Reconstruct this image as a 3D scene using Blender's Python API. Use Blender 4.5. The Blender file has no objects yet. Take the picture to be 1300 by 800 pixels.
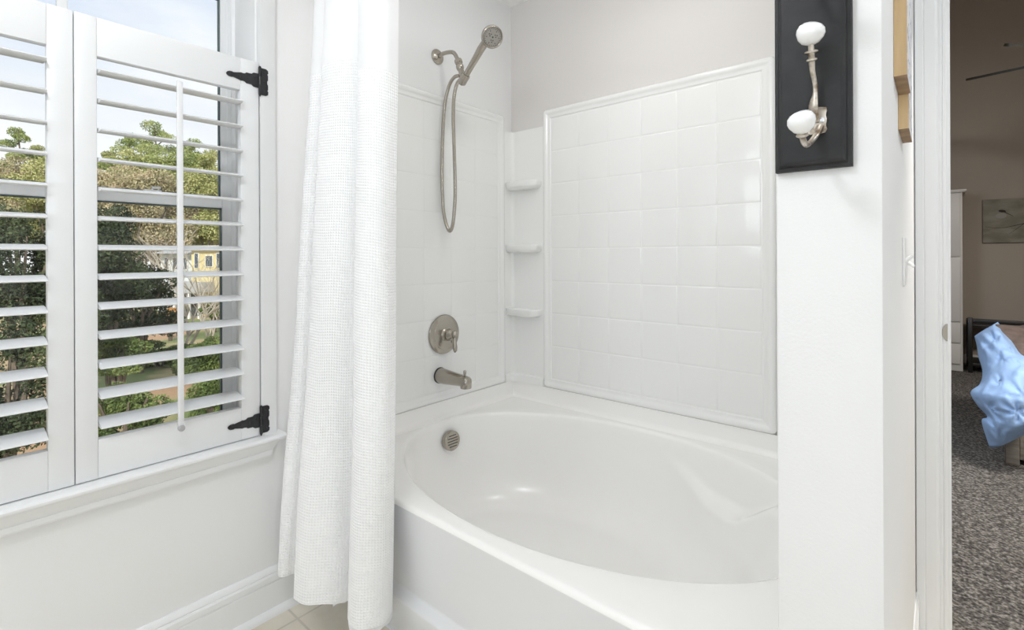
import bpy, bmesh, math, random
from mathutils import Vector, Matrix, noise
PI = math.pi
sc = bpy.context.scene
C = sc.collection
V = Vector

# ------------------------------------------------------------------ camera data (also used to place far things)
CAM_H = 1.168; FPX = 631.0; YAW = math.radians(40.55); ROLL = .004
Fw = (-math.sin(YAW), math.cos(YAW)); Rt = (math.cos(YAW), math.sin(YAW))
def ray(x, y):
    a = x - 650; b = y - 324.4
    a2 = a - ROLL*b; b2 = b + ROLL*a
    u = a2/FPX; v = -b2/FPX
    return (Fw[0]+Rt[0]*u, Fw[1]+Rt[1]*u, v)
def P(x, y, X=None, Y=None, Z=None, D=None):
    r = ray(x, y)
    t = D if D is not None else X/r[0] if X is not None else Y/r[1] if Y is not None else (Z-CAM_H)/r[2]
    return V((r[0]*t, r[1]*t, CAM_H+r[2]*t))

# ------------------------------------------------------------------ materials
def mat(name, color, rough=.5, metal=0., coat=0., bump=None, spec=.5, trans=None, sheen=0):
    m = bpy.data.materials.new(name); m.use_nodes = True
    nt = m.node_tree; b = nt.nodes['Principled BSDF']
    b.inputs['Base Color'].default_value = (*color, 1)
    b.inputs['Roughness'].default_value = rough
    b.inputs['Metallic'].default_value = metal
    b.inputs['Coat Weight'].default_value = coat
    b.inputs['Coat Roughness'].default_value = .08
    b.inputs['Specular IOR Level'].default_value = spec
    if bump:
        sc_, st, dist = bump
        t = nt.nodes.new('ShaderNodeTexCoord'); n = nt.nodes.new('ShaderNodeTexNoise')
        n.inputs['Scale'].default_value = sc_; n.inputs['Detail'].default_value = 3
        bp = nt.nodes.new('ShaderNodeBump'); bp.inputs['Strength'].default_value = st; bp.inputs['Distance'].default_value = dist
        nt.links.new(t.outputs['Object'], n.inputs['Vector']); nt.links.new(n.outputs['Fac'], bp.inputs['Height'])
        nt.links.new(bp.outputs['Normal'], b.inputs['Normal'])
    return m
def noisy(name, c1, c2, scale, rough=.7, detail=4, lo=.35, hi=.65, bump=0, bdist=.01, vec=(1, 1, 1), coat=0, c3=None, metal=0):
    m = bpy.data.materials.new(name); m.use_nodes = True
    nt = m.node_tree; b = nt.nodes['Principled BSDF']
    b.inputs['Roughness'].default_value = rough; b.inputs['Coat Weight'].default_value = coat
    b.inputs['Metallic'].default_value = metal
    t = nt.nodes.new('ShaderNodeTexCoord'); mp = nt.nodes.new('ShaderNodeMapping'); mp.inputs['Scale'].default_value = vec
    n = nt.nodes.new('ShaderNodeTexNoise'); n.inputs['Scale'].default_value = scale; n.inputs['Detail'].default_value = detail
    r = nt.nodes.new('ShaderNodeValToRGB')
    r.color_ramp.elements[0].position = lo; r.color_ramp.elements[0].color = (*c1, 1)
    r.color_ramp.elements[1].position = hi; r.color_ramp.elements[1].color = (*c2, 1)
    if c3:
        e = r.color_ramp.elements.new((lo+hi)/2); e.color = (*c3, 1)
    nt.links.new(t.outputs['Object'], mp.inputs['Vector']); nt.links.new(mp.outputs['Vector'], n.inputs['Vector'])
    nt.links.new(n.outputs['Fac'], r.inputs['Fac']); nt.links.new(r.outputs['Color'], b.inputs['Base Color'])
    if bump:
        bp = nt.nodes.new('ShaderNodeBump'); bp.inputs['Strength'].default_value = bump; bp.inputs['Distance'].default_value = bdist
        nt.links.new(n.outputs['Fac'], bp.inputs['Height']); nt.links.new(bp.outputs['Normal'], b.inputs['Normal'])
    return m

M = {}
M['wall'] = mat('white_wall_paint', (.80, .80, .80), .55, bump=(260, .25, .0012))
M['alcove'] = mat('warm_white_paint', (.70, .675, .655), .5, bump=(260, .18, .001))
M['ceil'] = mat('ceiling_paint', (.93, .92, .90), .8)
M['trim'] = mat('trim_paint', (.82, .825, .83), .32)
M['shutter'] = mat('shutter_paint', (.78, .785, .79), .30)
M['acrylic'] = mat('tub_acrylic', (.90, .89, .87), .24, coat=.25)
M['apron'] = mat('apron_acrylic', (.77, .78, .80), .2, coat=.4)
M['surround'] = mat('surround_acrylic', (.84, .84, .825), .22, coat=.3)
M['nickel'] = mat('brushed_nickel', (.43, .395, .345), .24, metal=1, bump=(500, .08, .0004))
M['nickel_d'] = mat('dark_slots', (.08, .08, .075), .5)
M['iron'] = mat('black_iron', (.014, .014, .016), .42, bump=(180, .3, .001))
M['vinyl'] = mat('window_vinyl', (.90, .905, .91), .35)
M['seal'] = mat('window_seal', (.10, .14, .14), .5)
M['porcelain'] = mat('white_porcelain', (.86, .86, .86), .08, coat=1)
M['screw'] = mat('bright_screw', (.72, .74, .76), .3, metal=.7)
M['hook'] = noisy('aged_nickel', (.22, .16, .11), (.62, .57, .50), 75, .38, lo=.36, hi=.58, metal=.8)
M['board'] = noisy('black_painted_board', (.010, .010, .012), (.016, .016, .017), 40, .6, bump=.15, bdist=.001)
M['rubber'] = mat('dark_gasket', (.03, .03, .03), .6)
M['plastic'] = mat('grey_plastic', (.42, .42, .42), .4)
M['wood'] = noisy('raw_pine', (.50, .34, .17), (.66, .48, .27), 9, .6, vec=(6, 6, .7), lo=.3, hi=.7)
M['endgrain'] = noisy('end_grain', (.24, .15, .08), (.36, .24, .14), 30, .7)
M['speckle'] = noisy('speckled_white_paint', (.10, .13, .26), (.78, .78, .80), 55, .5, lo=.36, hi=.42, detail=2)
M['plate'] = mat('switch_plastic', (.84, .84, .84), .3)
M['floor_tile'] = None
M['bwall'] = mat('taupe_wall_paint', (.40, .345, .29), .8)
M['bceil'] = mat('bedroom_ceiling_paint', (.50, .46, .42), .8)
M['wardrobe'] = mat('wardrobe_paint', (.62, .60, .57), .45)
M['black'] = mat('black_painted_wood', (.012, .011, .011), .4)
M['brown'] = noisy('brown_blanket_cloth', (.11, .08, .065), (.18, .135, .115), 14, .9, bump=.5, bdist=.02)
M['bedwood'] = noisy('weathered_bed_wood', (.26, .24, .21), (.40, .37, .33), 8, .7, vec=(1, 8, 8))
M['fan'] = mat('fan_blade_dark', (.03, .028, .02), .5)
M['fan2'] = mat('fan_metal', (.08, .07, .06), .4, metal=.6)
M['canvas'] = noisy('grey_brown_canvas', (.19, .175, .135), (.29, .27, .22), 7, .85, c3=(.24, .22, .175), vec=(1, 1, 2))
M['dark_print'] = mat('dark_print', (.03, .025, .02), .8)
M['shade'] = mat('lamp_glass', (.85, .84, .8), .3)

def quilt_mat():
    return mat('pale_blue_quilt_cloth', (.36, .54, .85), .75, bump=(9, .5, .02))
M['quilt'] = quilt_mat()

def tile_floor():
    m = bpy.data.materials.new('beige_floor_tile'); m.use_nodes = True
    nt = m.node_tree; b = nt.nodes['Principled BSDF']; b.inputs['Roughness'].default_value = .35
    t = nt.nodes.new('ShaderNodeTexCoord'); mp = nt.nodes.new('ShaderNodeMapping')
    # grout at Y=.765 and X=-1.57, 0.33 m tiles
    T = .33
    mp.inputs['Location'].default_value = (1.57/T, -.765/T, 0); mp.inputs['Scale'].default_value = (1/T, 1/T, 1)
    br = nt.nodes.new('ShaderNodeTexBrick'); br.offset = 0; br.squash = 1
    br.inputs['Scale'].default_value = 1; br.inputs['Brick Width'].default_value = 1; br.inputs['Row Height'].default_value = 1
    br.inputs['Mortar Size'].default_value = .012; br.inputs['Mortar Smooth'].default_value = .3
    br.inputs['Mortar'].default_value = (.57, .53, .45, 1)
    n = nt.nodes.new('ShaderNodeTexNoise'); n.inputs['Scale'].default_value = 9; n.inputs['Detail'].default_value = 8
    r = nt.nodes.new('ShaderNodeValToRGB')
    r.color_ramp.elements[0].position = .3; r.color_ramp.elements[0].color = (.64, .585, .48, 1)
    r.color_ramp.elements[1].position = .7; r.color_ramp.elements[1].color = (.76, .71, .61, 1)
    L = nt.links.new
    L(t.outputs['Object'], mp.inputs['Vector']); L(mp.outputs['Vector'], br.inputs['Vector']); L(t.outputs['Object'], n.inputs['Vector'])
    L(n.outputs['Fac'], r.inputs['Fac']); L(r.outputs['Color'], br.inputs['Color1']); L(r.outputs['Color'], br.inputs['Color2'])
    L(br.outputs['Color'], b.inputs['Base Color'])
    bp = nt.nodes.new('ShaderNodeBump'); bp.inputs['Strength'].default_value = .4; bp.inputs['Distance'].default_value = .002; bp.invert = True
    L(br.outputs['Fac'], bp.inputs['Height']); L(bp.outputs['Normal'], b.inputs['Normal'])
    return m
M['floor_tile'] = tile_floor()

def carpet():
    m = noisy('speckled_carpet', (.035, .03, .027), (.40, .37, .34), 95, .95, detail=5, lo=.34, hi=.68, bump=1, bdist=.02, c3=(.15, .135, .12))
    return m
M['carpet'] = carpet()

def waffle():
    m = bpy.data.materials.new('white_waffle_weave'); m.use_nodes = True
    nt = m.node_tree; b = nt.nodes['Principled BSDF']
    b.inputs['Base Color'].default_value = (.97, .97, .975, 1); b.inputs['Roughness'].default_value = .85
    b.inputs['Sheen Weight'].default_value = .2
    uv = nt.nodes.new('ShaderNodeUVMap'); sp = nt.nodes.new('ShaderNodeSeparateXYZ')
    L = nt.links.new; L(uv.outputs['UV'], sp.inputs['Vector'])
    def mth(op, a, bb=None):
        n = nt.nodes.new('ShaderNodeMath'); n.operation = op
        for i, v in enumerate((a, bb)):
            if v is None: continue
            if isinstance(v, (int, float)): n.inputs[i].default_value = v
            else: L(v, n.inputs[i])
        return n.outputs[0]
    k = 2*PI/.0085
    sx = mth('COSINE', mth('MULTIPLY', sp.outputs['X'], k)); sy = mth('COSINE', mth('MULTIPLY', sp.outputs['Y'], k))
    # raised puffs with sunken lines between them
    a1 = mth('MINIMUM', mth('ADD', sx, .45), .55); a2 = mth('MINIMUM', mth('ADD', sy, .45), .55)
    hgt = mth('MINIMUM', a1, a2)
    bp = nt.nodes.new('ShaderNodeBump'); bp.inputs['Strength'].default_value = .8; bp.inputs['Distance'].default_value = .002
    L(hgt, bp.inputs['Height']); L(bp.outputs['Normal'], b.inputs['Normal'])
    return m
M['waffle'] = waffle()
def cloth_thin(name, col, tr):
    m = bpy.data.materials.new(name); m.use_nodes = True
    nt = m.node_tree; b = nt.nodes['Principled BSDF']; out = nt.nodes['Material Output']
    b.inputs['Base Color'].default_value = (*col, 1); b.inputs['Roughness'].default_value = .8
    t = nt.nodes.new('ShaderNodeBsdfTranslucent'); t.inputs['Color'].default_value = (*col, 1)
    mx = nt.nodes.new('ShaderNodeMixShader'); mx.inputs[0].default_value = tr
    nt.links.new(b.outputs[0], mx.inputs[1]); nt.links.new(t.outputs[0], mx.inputs[2]); nt.links.new(mx.outputs[0], out.inputs['Surface'])
    return m
M['sheer'] = cloth_thin('smooth_white_cloth', (.93, .93, .935), .15)
M['liner'] = cloth_thin('white_liner', (.86, .86, .87), .15)

def glass():
    m = bpy.data.materials.new('window_glass'); m.use_nodes = True
    nt = m.node_tree; nt.nodes.remove(nt.nodes['Principled BSDF']); out = nt.nodes['Material Output']
    tr = nt.nodes.new('ShaderNodeBsdfTransparent'); tr.inputs['Color'].default_value = (.97, .985, .985, 1)
    gl = nt.nodes.new('ShaderNodeBsdfGlossy'); gl.inputs['Roughness'].default_value = .02
    fr = nt.nodes.new('ShaderNodeFresnel'); fr.inputs['IOR'].default_value = 1.35
    mx = nt.nodes.new('ShaderNodeMixShader')
    L = nt.links.new; L(fr.outputs[0], mx.inputs[0]); L(tr.outputs[0], mx.inputs[1]); L(gl.outputs[0], mx.inputs[2]); L(mx.outputs[0], out.inputs['Surface'])
    return m
M['glass'] = glass()

def leafmat(name, c1, c2, scale=2.5, c3=None):
    m = noisy(name, c1, c2, scale, .8, lo=.3, hi=.7, detail=6, c3=c3)
    return m
M['pine'] = leafmat('pine_needles', (.16, .22, .06), (.50, .52, .20), .8, (.32, .37, .12))
M['olive'] = leafmat('olive_leaves', (.24, .27, .09), (.60, .57, .30), .8, (.42, .43, .17))
M['rust'] = leafmat('rusty_leaves', (.30, .24, .15), (.60, .47, .32), .8, (.42, .38, .22))
M['dark'] = leafmat('dark_evergreen_leaves', (.018, .03, .012), (.12, .15, .06), 1.3, (.045, .065, .025))
M['hedge'] = leafmat('hedge_leaves', (.05, .08, .02), (.26, .32, .10), 2.2, (.11, .16, .04))
M['orange'] = leafmat('orange_leaves', (.45, .22, .06), (.70, .42, .15), 3)
M['twig'] = leafmat('bare_twigs', (.38, .32, .24), (.62, .54, .43), 3)
M['bark'] = noisy('bark', (.10, .08, .06), (.20, .16, .12), 5, .9)
M['palebark'] = noisy('pale_bark', (.40, .35, .28), (.55, .50, .42), 5, .9)
M['yellow'] = mat('yellow_siding', (.66, .56, .30), .7)
M['paleblue'] = mat('pale_siding', (.62, .66, .66), .7)
M['roof'] = mat('grey_roof', (.40, .41, .42), .8)
M['hwhite'] = mat('house_trim', (.8, .8, .78), .6)
M['hglass'] = mat('house_window', (.08, .10, .12), .2)
M['ground'] = noisy('leaf_litter_and_grass', (.42, .27, .16), (.16, .20, .07), .33, .95, detail=7, lo=.42, hi=.6, c3=(.34, .29, .15))

# ------------------------------------------------------------------ mesh helpers
def link(name, bm, m, parent=None, smooth=False, ang=None):
    me = bpy.data.meshes.new(name); bmesh.ops.recalc_face_normals(bm, faces=bm.faces[:]); bm.to_mesh(me); bm.free()
    o = bpy.data.objects.new(name, me); C.objects.link(o)
    for mm in (m if isinstance(m, (list, tuple)) else [m]): me.materials.append(mm)
    if smooth:
        for p in me.polygons: p.use_smooth = True
        me.set_sharp_from_angle(angle=ang or math.radians(38))
    if parent: o.parent = parent
    return o
def tag(o, label=None, cat=None, group=None, kind=None):
    if label: o['label'] = label
    if cat: o['category'] = cat
    if group: o['group'] = group
    if kind: o['kind'] = kind
    return o
def thing(name, label, cat, loc=(0, 0, 0), rz=0, group=None, kind=None):
    o = bpy.data.objects.new(name, None); C.objects.link(o); o.location = loc; o.rotation_euler = (0, 0, rz)
    o.empty_display_size = .1
    return tag(o, label, cat, group, kind)
def W(o, p):
    """local coordinates of world point p under thing o"""
    return o.matrix_basis.inverted() @ V(p)
def nb(): return bmesh.new()
def box(bm, x0, x1, y0, y1, z0, z1, bev=0, seg=2, mi=0):
    vs = [bm.verts.new((x, y, z)) for z in (z0, z1) for y in (y0, y1) for x in (x0, x1)]
    fs = [bm.faces.new([vs[i] for i in q]) for q in ((0, 2, 3, 1), (4, 5, 7, 6), (0, 1, 5, 4), (2, 6, 7, 3), (0, 4, 6, 2), (1, 3, 7, 5))]
    for f in fs: f.material_index = mi
    if bev:
        es = list({e for f in fs for e in f.edges})
        bmesh.ops.bevel(bm, geom=es, offset=bev, segments=seg, affect='EDGES', profile=.5)
    return vs
def extrude_poly(bm, poly, a0, a1, axis):
    """poly: 2-D points; axis 'x': poly=(y,z); 'y': poly=(x,z); 'z': poly=(x,y); returns"""
    def mk(p, a):
        return {'x': (a, p[0], p[1]), 'y': (p[0], a, p[1]), 'z': (p[0], p[1], a)}[axis]
    A = [bm.verts.new(mk(p, a0)) for p in poly]; B = [bm.verts.new(mk(p, a1)) for p in poly]
    n = len(poly)
    for i in range(n): bm.faces.new((A[i], A[(i+1) % n], B[(i+1) % n], B[i]))
    bm.faces.new(A[::-1]); bm.faces.new(B)
def frame_dirs(t):
    up = V((0, 0, 1)) if abs(t.z) < .95 else V((1, 0, 0))
    a = t.cross(up).normalized(); b = a.cross(t).normalized()
    return a, b
def tube(bm, pts, rad, n=12, caps=True, flat=None):
    pts = [V(p) for p in pts]; k = len(pts)
    if not isinstance(rad, (list, tuple)): rad = [rad]*k
    rings = []; pa = None
    for i, p in enumerate(pts):
        t = (pts[min(i+1, k-1)]-pts[max(i-1, 0)]).normalized()
        if pa is None: a, b = frame_dirs(t)
        else:
            a = (pa - t*pa.dot(t)).normalized(); b = a.cross(t).normalized()
        pa = a
        ra, rb = (rad[i] if isinstance(rad[i], (list, tuple)) else (rad[i], rad[i]))
        rings.append([bm.verts.new(p + a*math.cos(2*PI*j/n)*ra + b*math.sin(2*PI*j/n)*rb) for j in range(n)])
    for i in range(k-1):
        for j in range(n): bm.faces.new((rings[i][j], rings[i][(j+1) % n], rings[i+1][(j+1) % n], rings[i+1][j]))
    if caps: bm.faces.new(rings[0][::-1]); bm.faces.new(rings[-1])
def lathe(bm, prof, o, d, n=32, caps=True):
    """prof: (radius, distance along d)"""
    o = V(o); d = V(d).normalized(); a, b = frame_dirs(d); rings = []
    for r, h in prof:
        if r < 1e-6: rings.append([bm.verts.new(o+d*h)])
        else: rings.append([bm.verts.new(o+d*h+a*math.cos(2*PI*j/n)*r+b*math.sin(2*PI*j/n)*r) for j in range(n)])
    for i in range(len(rings)-1):
        A, B = rings[i], rings[i+1]
        for j in range(n):
            if len(A) == 1 and len(B) == 1: continue
            if len(A) == 1: bm.faces.new((A[0], B[(j+1) % n], B[j]))
            elif len(B) == 1: bm.faces.new((A[j], A[(j+1) % n], B[0]))
            else: bm.faces.new((A[j], A[(j+1) % n], B[(j+1) % n], B[j]))
    if caps:
        if len(rings[0]) > 1: bm.faces.new(rings[0][::-1])
        if len(rings[-1]) > 1: bm.faces.new(rings[-1])
def cr(pts, sub=8):
    """Catmull-Rom through points (tuples of any length)"""
    out = []; n = len(pts)
    for i in range(n-1):
        p0, p1, p2, p3 = pts[max(i-1, 0)], pts[i], pts[i+1], pts[min(i+2, n-1)]
        for s in range(sub):
            t = s/sub
            out.append(tuple(.5*((2*b)+(-a+c)*t+(2*a-5*b+4*c-d)*t*t+(-a+3*b-3*c+d)*t**3) for a, b, c, d in zip(p0, p1, p2, p3)))
    out.append(tuple(pts[-1])); return out
def lerp(a, b, t): return a+(b-a)*t
def sstep(a, b, x):
    t = max(0, min(1, (x-a)/(b-a))); return t*t*(3-2*t)

XW = -1.664; YB = 1.945; ZC = 2.446; XR = 1.55; YF = -1.75
# ================================================================== SETTING
OY0, OY1, OZ0, OZ1 = -.217, .685, .576, 2.12      # window opening
bm = nb()
box(bm, XW-.24, XW, YF-.15, OY0, 0, ZC); box(bm, XW-.24, XW, OY1, YB+.12, 0, ZC)
box(bm, XW-.24, XW, OY0, OY1, 0, OZ0); box(bm, XW-.24, XW, OY0, OY1, OZ1, ZC)
wl = tag(link('wall_left', bm, M['wall']), kind='structure')
bm = nb()
DX0, DX1, DZ = .018, .80, 2.04
box(bm, XW, DX0, YB, YB+.12, 0, ZC); box(bm, DX1, XR+.1, YB, YB+.12, 0, ZC); box(bm, DX0, DX1, YB, YB+.12, DZ, ZC)
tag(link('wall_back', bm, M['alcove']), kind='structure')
WX0, WX1, WY0 = -.1758, -.0523, .79
bm = nb(); box(bm, WX0, WX1, WY0, YB, 0, ZC, .004, 2)
tag(link('wall_wing', bm, M['wall'], smooth=True), kind='structure')
bm = nb(); box(bm, XR, XR+.1, YF-.15, YB, 0, ZC); tag(link('wall_right', bm, M['wall']), kind='structure')
bm = nb(); box(bm, XW, XR, YF-.15, YF, 0, ZC); tag(link('wall_front', bm, M['wall']), kind='structure')
bm = nb(); box(bm, XW-.24, XR+.1, YF-.15, YB+.12, ZC, ZC+.12); tag(link('ceiling', bm, M['ceil']), kind='structure')
bm = nb(); box(bm, XW, XR, YF, YB+.06, -.12, 0); tag(link('floor', bm, M['floor_tile']), kind='structure')

# window casing, stool, apron
bm = nb()
XC = -1.644
prof = [(OY1, XW-.002), (OY1, XC+.001), (OY1+.003, XC), (OY1+.045, XC), (OY1+.050, XC-.003), (OY1+.052, XC-.009), (OY1+.052, XW)]
extrude_poly(bm, [(x, y) for y, x in prof], OZ0+.012, OZ1+.06, 'z')
extrude_poly(bm, [(x, OY0+OY1-y) for y, x in prof][::-1], OZ0+.012, OZ1+.06, 'z')
box(bm, XW, XC, OY0-.05, OY1+.05, OZ1, OZ1+.06, .003)
tag(link('trim_1', bm, M['trim'], smooth=True), kind='structure')
bm = nb()
nose = [(XW-.20, .594), (-1.618, .594), (-1.612, .592), (-1.608, .587), (-1.608, .582), (-1.611, .577), (-1.618, .574), (XW-.20, .574)]
extrude_poly(bm, nose, OY0, OY1, 'y')
extrude_poly(bm, [(XW, .594)]+nose[1:7]+[(XW, .574)], OY1, OY1+.066, 'y')
extrude_poly(bm, [(XW, .594)]+nose[1:7]+[(XW, .574)], OY0-.066, OY0, 'y')
bmesh.ops.remove_doubles(bm, verts=bm.verts, dist=.0001)
tag(link('trim_2', bm, M['trim'], smooth=True), kind='structure')
# stool apron: stepped crown profile, ends cut back
bm = nb()
ap = [(0, .574), (.040, .574), (.038, .568), (.030, .556), (.024, .545), (.022, .541), (.024, .540), (.024, .527), (.021, .5215), (.0, .520)]
rows = []
for s in (0, 1):
    r = []
    for dx, z in ap:
        cut = (.574-z)/.054*.016
        y = (OY1+.045-cut) if s else (OY0-.045+cut)
        r.append(bm.verts.new((XW+dx, y, z)))
    rows.append(r)
for i in range(len(ap)):
    j = (i+1) % len(ap); bm.faces.new((rows[0][i], rows[0][j], rows[1][j], rows[1][i]))
bm.faces.new(rows[0]); bm.faces.new(rows[1][::-1])
tag(link('trim_3', bm, M['trim'], smooth=True, ang=math.radians(20)), kind='structure')
# baseboards
bp_ = [(0, 0), (.030, 0), (.029, .008), (.025, .016), (.019, .021), (.0155, .023), (.0155, .103), (.012, .106), (.012, .108), (.0165, .110),
       (.0165, .126), (.014, .131), (.0115, .132), (.0125, .136), (.009, .146), (.004, .152), (0, .152)]
bm = nb(); extrude_poly(bm, [(XW+d, z) for d, z in bp_], YF, .934, 'y')
tag(link('baseboard_left', bm, M['trim'], smooth=True, ang=math.radians(25)), kind='structure')
bm = nb(); extrude_poly(bm, [(WX1+d*.55, z) for d, z in bp_], WY0+.0, YB-.021, 'y')
tag(link('baseboard_wing', bm, M['trim'], smooth=True, ang=math.radians(25)), kind='structure')
bm = nb(); extrude_poly(bm, [(XR-d, z) for d, z in bp_], YF, YB, 'y')
tag(link('baseboard_right', bm, M['trim'], smooth=True), kind='structure')

# door casing facing the camera + jamb
cs = [(-.0510, YB), (-.0510, YB-.017), (-.049, YB-.020), (-.032, YB-.020), (-.030, YB-.018), (-.027, YB-.0195), (-.004, YB-.0195), (0., YB-.0175),
      (.002, YB-.0135), (.004, YB-.0135), (.006, YB-.015), (.010, YB-.015), (.012, YB-.012), (.014, YB-.0145), (.020, YB-.0145), (.0225, YB-.012), (.0225, YB)]
bm = nb(); extrude_poly(bm, cs, 0, DZ+.07, 'z')
extrude_poly(bm, [(.818-x, y) for x, y in cs][::-1], 0, DZ+.07, 'z')
box(bm, .0225, .7955, YB-.0195, YB, DZ, DZ+.07, .002)
dt = tag(link('trim_4', bm, M['trim'], smooth=True, ang=math.radians(25)), kind='structure')
bm = nb()
box(bm, DX0, .030, YB+.0005, YB+.12, 0, DZ-.012); box(bm, .788, DX1, YB+.0005, YB+.12, 0, DZ-.012); box(bm, DX0, DX1, YB+.0005, YB+.12, DZ-.012, DZ)
dj = tag(link('trim_5', bm, M['trim']), kind='structure')
# strike lip on the casing edge
bm = nb()
pl = [(.0225, .912)]+[(.0225-.012*math.sin(a), .9375-.0255*math.cos(a)) for a in [PI*i/12 for i in range(1, 12)]]+[(.0225, .963)]
A = [bm.verts.new((x, YB-.0165, z)) for x, z in pl]; B = [bm.verts.new((x, YB-.0145, z)) for x, z in pl]
bm.faces.new(A); bm.faces.new(B[::-1])
for i in range(len(pl)): bm.faces.new((A[i], A[(i+1) % len(pl)], B[(i+1) % len(pl)], B[i]))
link('strike_plate', bm, M['nickel'], dt)['label'] = 'small half-moon nickel strike lip'

# ------------------------------------------------------------------ window unit
win = tag(thing('window_1', None, None, (-1.85, .234, .594)), kind='structure')
def wp(name, bm, m, parent, **k):
    o = link(name, bm, m, None, **k)
    o.data.transform(Matrix.Translation(-V((-1.85, .234, .594)))); o.parent = parent; return o
bm = nb()
for (a, b_) in ((OY0, OY0+.006), (OY1-.006, OY1)): box(bm, -1.904, XW-.001, a, b_, .594, OZ1)   # jamb liners
box(bm, -1.904, XW-.001, OY0+.006, OY1-.006, OZ1-.02, OZ1)
box(bm, -1.90, -1.83, OY0+.006, OY1-.006, .594, .600)
for s in (1, -1):
    yy = (lambda y: y) if s == 1 else (lambda y: OY0+OY1-y)
    for x0, x1 in ((-1.833, -1.829), (-1.868, -1.864)):
        a, b_ = sorted((yy(.668), yy(.679))); box(bm, x0, x1, a, b_, .594, OZ1-.02)
wp('window_frame', bm, M['vinyl'], win)
def sash(x0, x1, z0, z1, yg, name, rail_b, rail_t, mw, mo=0):
    """yg: right glass edge; symmetric about .234"""
    c = .234; ya = 2*c-yg; yo = .678; yoa = 2*c-yo
    bm = nb()
    box(bm, x0, x1, yg, yo, z0, z1, .002); box(bm, x0, x1, yoa, ya, z0, z1, .002)
    box(bm, x0, x1, ya, yg, z0, z0+rail_b, .002); box(bm, x0, x1, ya, yg, z1-rail_t, z1, .002)
    box(bm, x0+.004, x1-.004, c-mw/2+mo, c+mw/2+mo, z0+rail_b, z1-rail_t, .002)
    s = wp('sash', bm, M['vinyl'], win)
    bm = nb(); t = .0045
    for (y0, y1) in ((ya, c-mw/2), (c+mw/2, yg)) if name == 'lower' else ((ya, yg),):
        xm = (x0+x1)/2
        box(bm, xm-.005, xm+.005, y0, y0+t, z0+rail_b, z1-rail_t); box(bm, xm-.005, xm+.005, y1-t, y1, z0+rail_b, z1-rail_t)
        box(bm, xm-.005, xm+.005, y0, y1, z0+rail_b, z0+rail_b+t); box(bm, xm-.005, xm+.005, y0, y1, z1-rail_t-t, z1-rail_t)
    wp('seal', bm, M['seal'], s)
    bm = nb(); xm = (x0+x1)/2; box(bm, xm-.002, xm+.002, ya, yg, z0+rail_b, z1-rail_t); wp('pane', bm, M['glass'], s)
    return s
lo = sash(-1.858, -1.834, .600, 1.368, .640, 'lower', .034, .036, .030)
sash(-1.892, -1.868, 1.338, OZ1-.02, .648, 'upper', .034, .045, .024, .008)
bm = nb(); box(bm, -1.862, -1.842, .425, .470, 1.368, 1.376, .002); tube(bm, [(-1.850, .447, 1.375), (-1.850, .447, 1.383), (-1.848, .468, 1.384)], .004, 8)
wp('sash_lock', bm, M['vinyl'], win)

# ------------------------------------------------------------------ shutters
XF = -1.644; TH = .027
def louver_mesh(y0, y1, zc):
    """elliptic slat tilted so the room edge is lower"""
    bm = nb(); n = 20; a = .043; b_ = .0056; tl = math.radians(7); r = []
    xc = XF-TH/2
    for yy in (y0, y1):
        ring = []
        for i in range(n):
            t = 2*PI*i/n
            u = a*math.copysign(abs(math.cos(t))**.85, math.cos(t)); w = b_*math.sin(t)
            x = u*math.cos(tl)+w*math.sin(tl); z = -u*math.sin(tl)+w*math.cos(tl)
            ring.append(bm.verts.new((xc+x, yy, zc+z)))
        r.append(ring)
    for i in range(n): bm.faces.new((r[0][i], r[0][(i+1) % n], r[1][(i+1) % n], r[1][i]))
    bm.faces.new(r[0]); bm.faces.new(r[1][::-1])
    return bm
def hinge(y, z, s, parent, org):
    """black strap hinge; s=+1 strap points to -Y (right jamb)"""
    def part(name, bm, par):
        o = link(name, bm, M['iron'], par, smooth=True, ang=math.radians(30)); o.data.transform(Matrix.Translation(-V(org))); return o
    # strap
    L = .098
    half = [(0, .0225), (.018, .0220), (.022, .019), (.024, .0165), (.030, .0165), (.040, .0165), (.044, .0125), (.050, .0115), (.056, .0125), (.062, .0105),
            (.078, .007), (.082, .0085), (.090, .0078), (.095, .005), (L, 0)]
    poly = [(y-s*a, z+b_) for a, b_ in half]+[(y-s*a, z-b_) for a, b_ in half[-2::-1]]
    bm = nb(); extrude_poly(bm, poly, XF+.0002, XF+.003, 'x')
    for a in (.014, .034, .060, .088): lathe(bm, [(.0035, 0), (.0032, .001), (.002, .0018), (0, .002)], (XF+.003, y-s*a, z+(.008 if a == .014 else 0)), (1, 0, 0), 12)
    st = part('strap_hinge', bm, parent); st['label'] = 'black iron strap hinge'
    # leaf on casing
    hp = [(.003, .043), (.020, .043), (.026, .039), (.027, .030), (.024, .027), (.026, .022), (.026, .008), (.0235, .004), (.0235, -.004), (.026, -.008), (.026, -.022), (.024, -.027), (.027, -.030), (.026, -.039), (.020, -.043), (.003, -.043)]
    bm = nb(); extrude_poly(bm, [(y+s*a, z+b_) for a, b_ in hp], XF+.0005, XF+.0032, 'x')
    for b_ in (-.03, 0, .03): lathe(bm, [(.0035, 0), (.0032, .001), (.002, .0018), (0, .002)], (XF+.0032, y+s*.016, z+b_), (1, 0, 0), 12)
    for k in range(3):
        z0 = z-.043+k*.0292; tube(bm, [(XF+.005, y, z0), (XF+.005, y, z0+.0276)], .0046, 12)
    lathe(bm, [(.003, -.003), (.0036, 0), (.003, .002)], (XF+.005, y, z+.0445), (0, 0, 1), 10)
    lathe(bm, [(.0036, -.002), (.0036, 0), (.001, .006)], (XF+.005, y, z-.044), (0, 0, -1), 10)
    part('hinge_leaf', bm, st)
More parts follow.
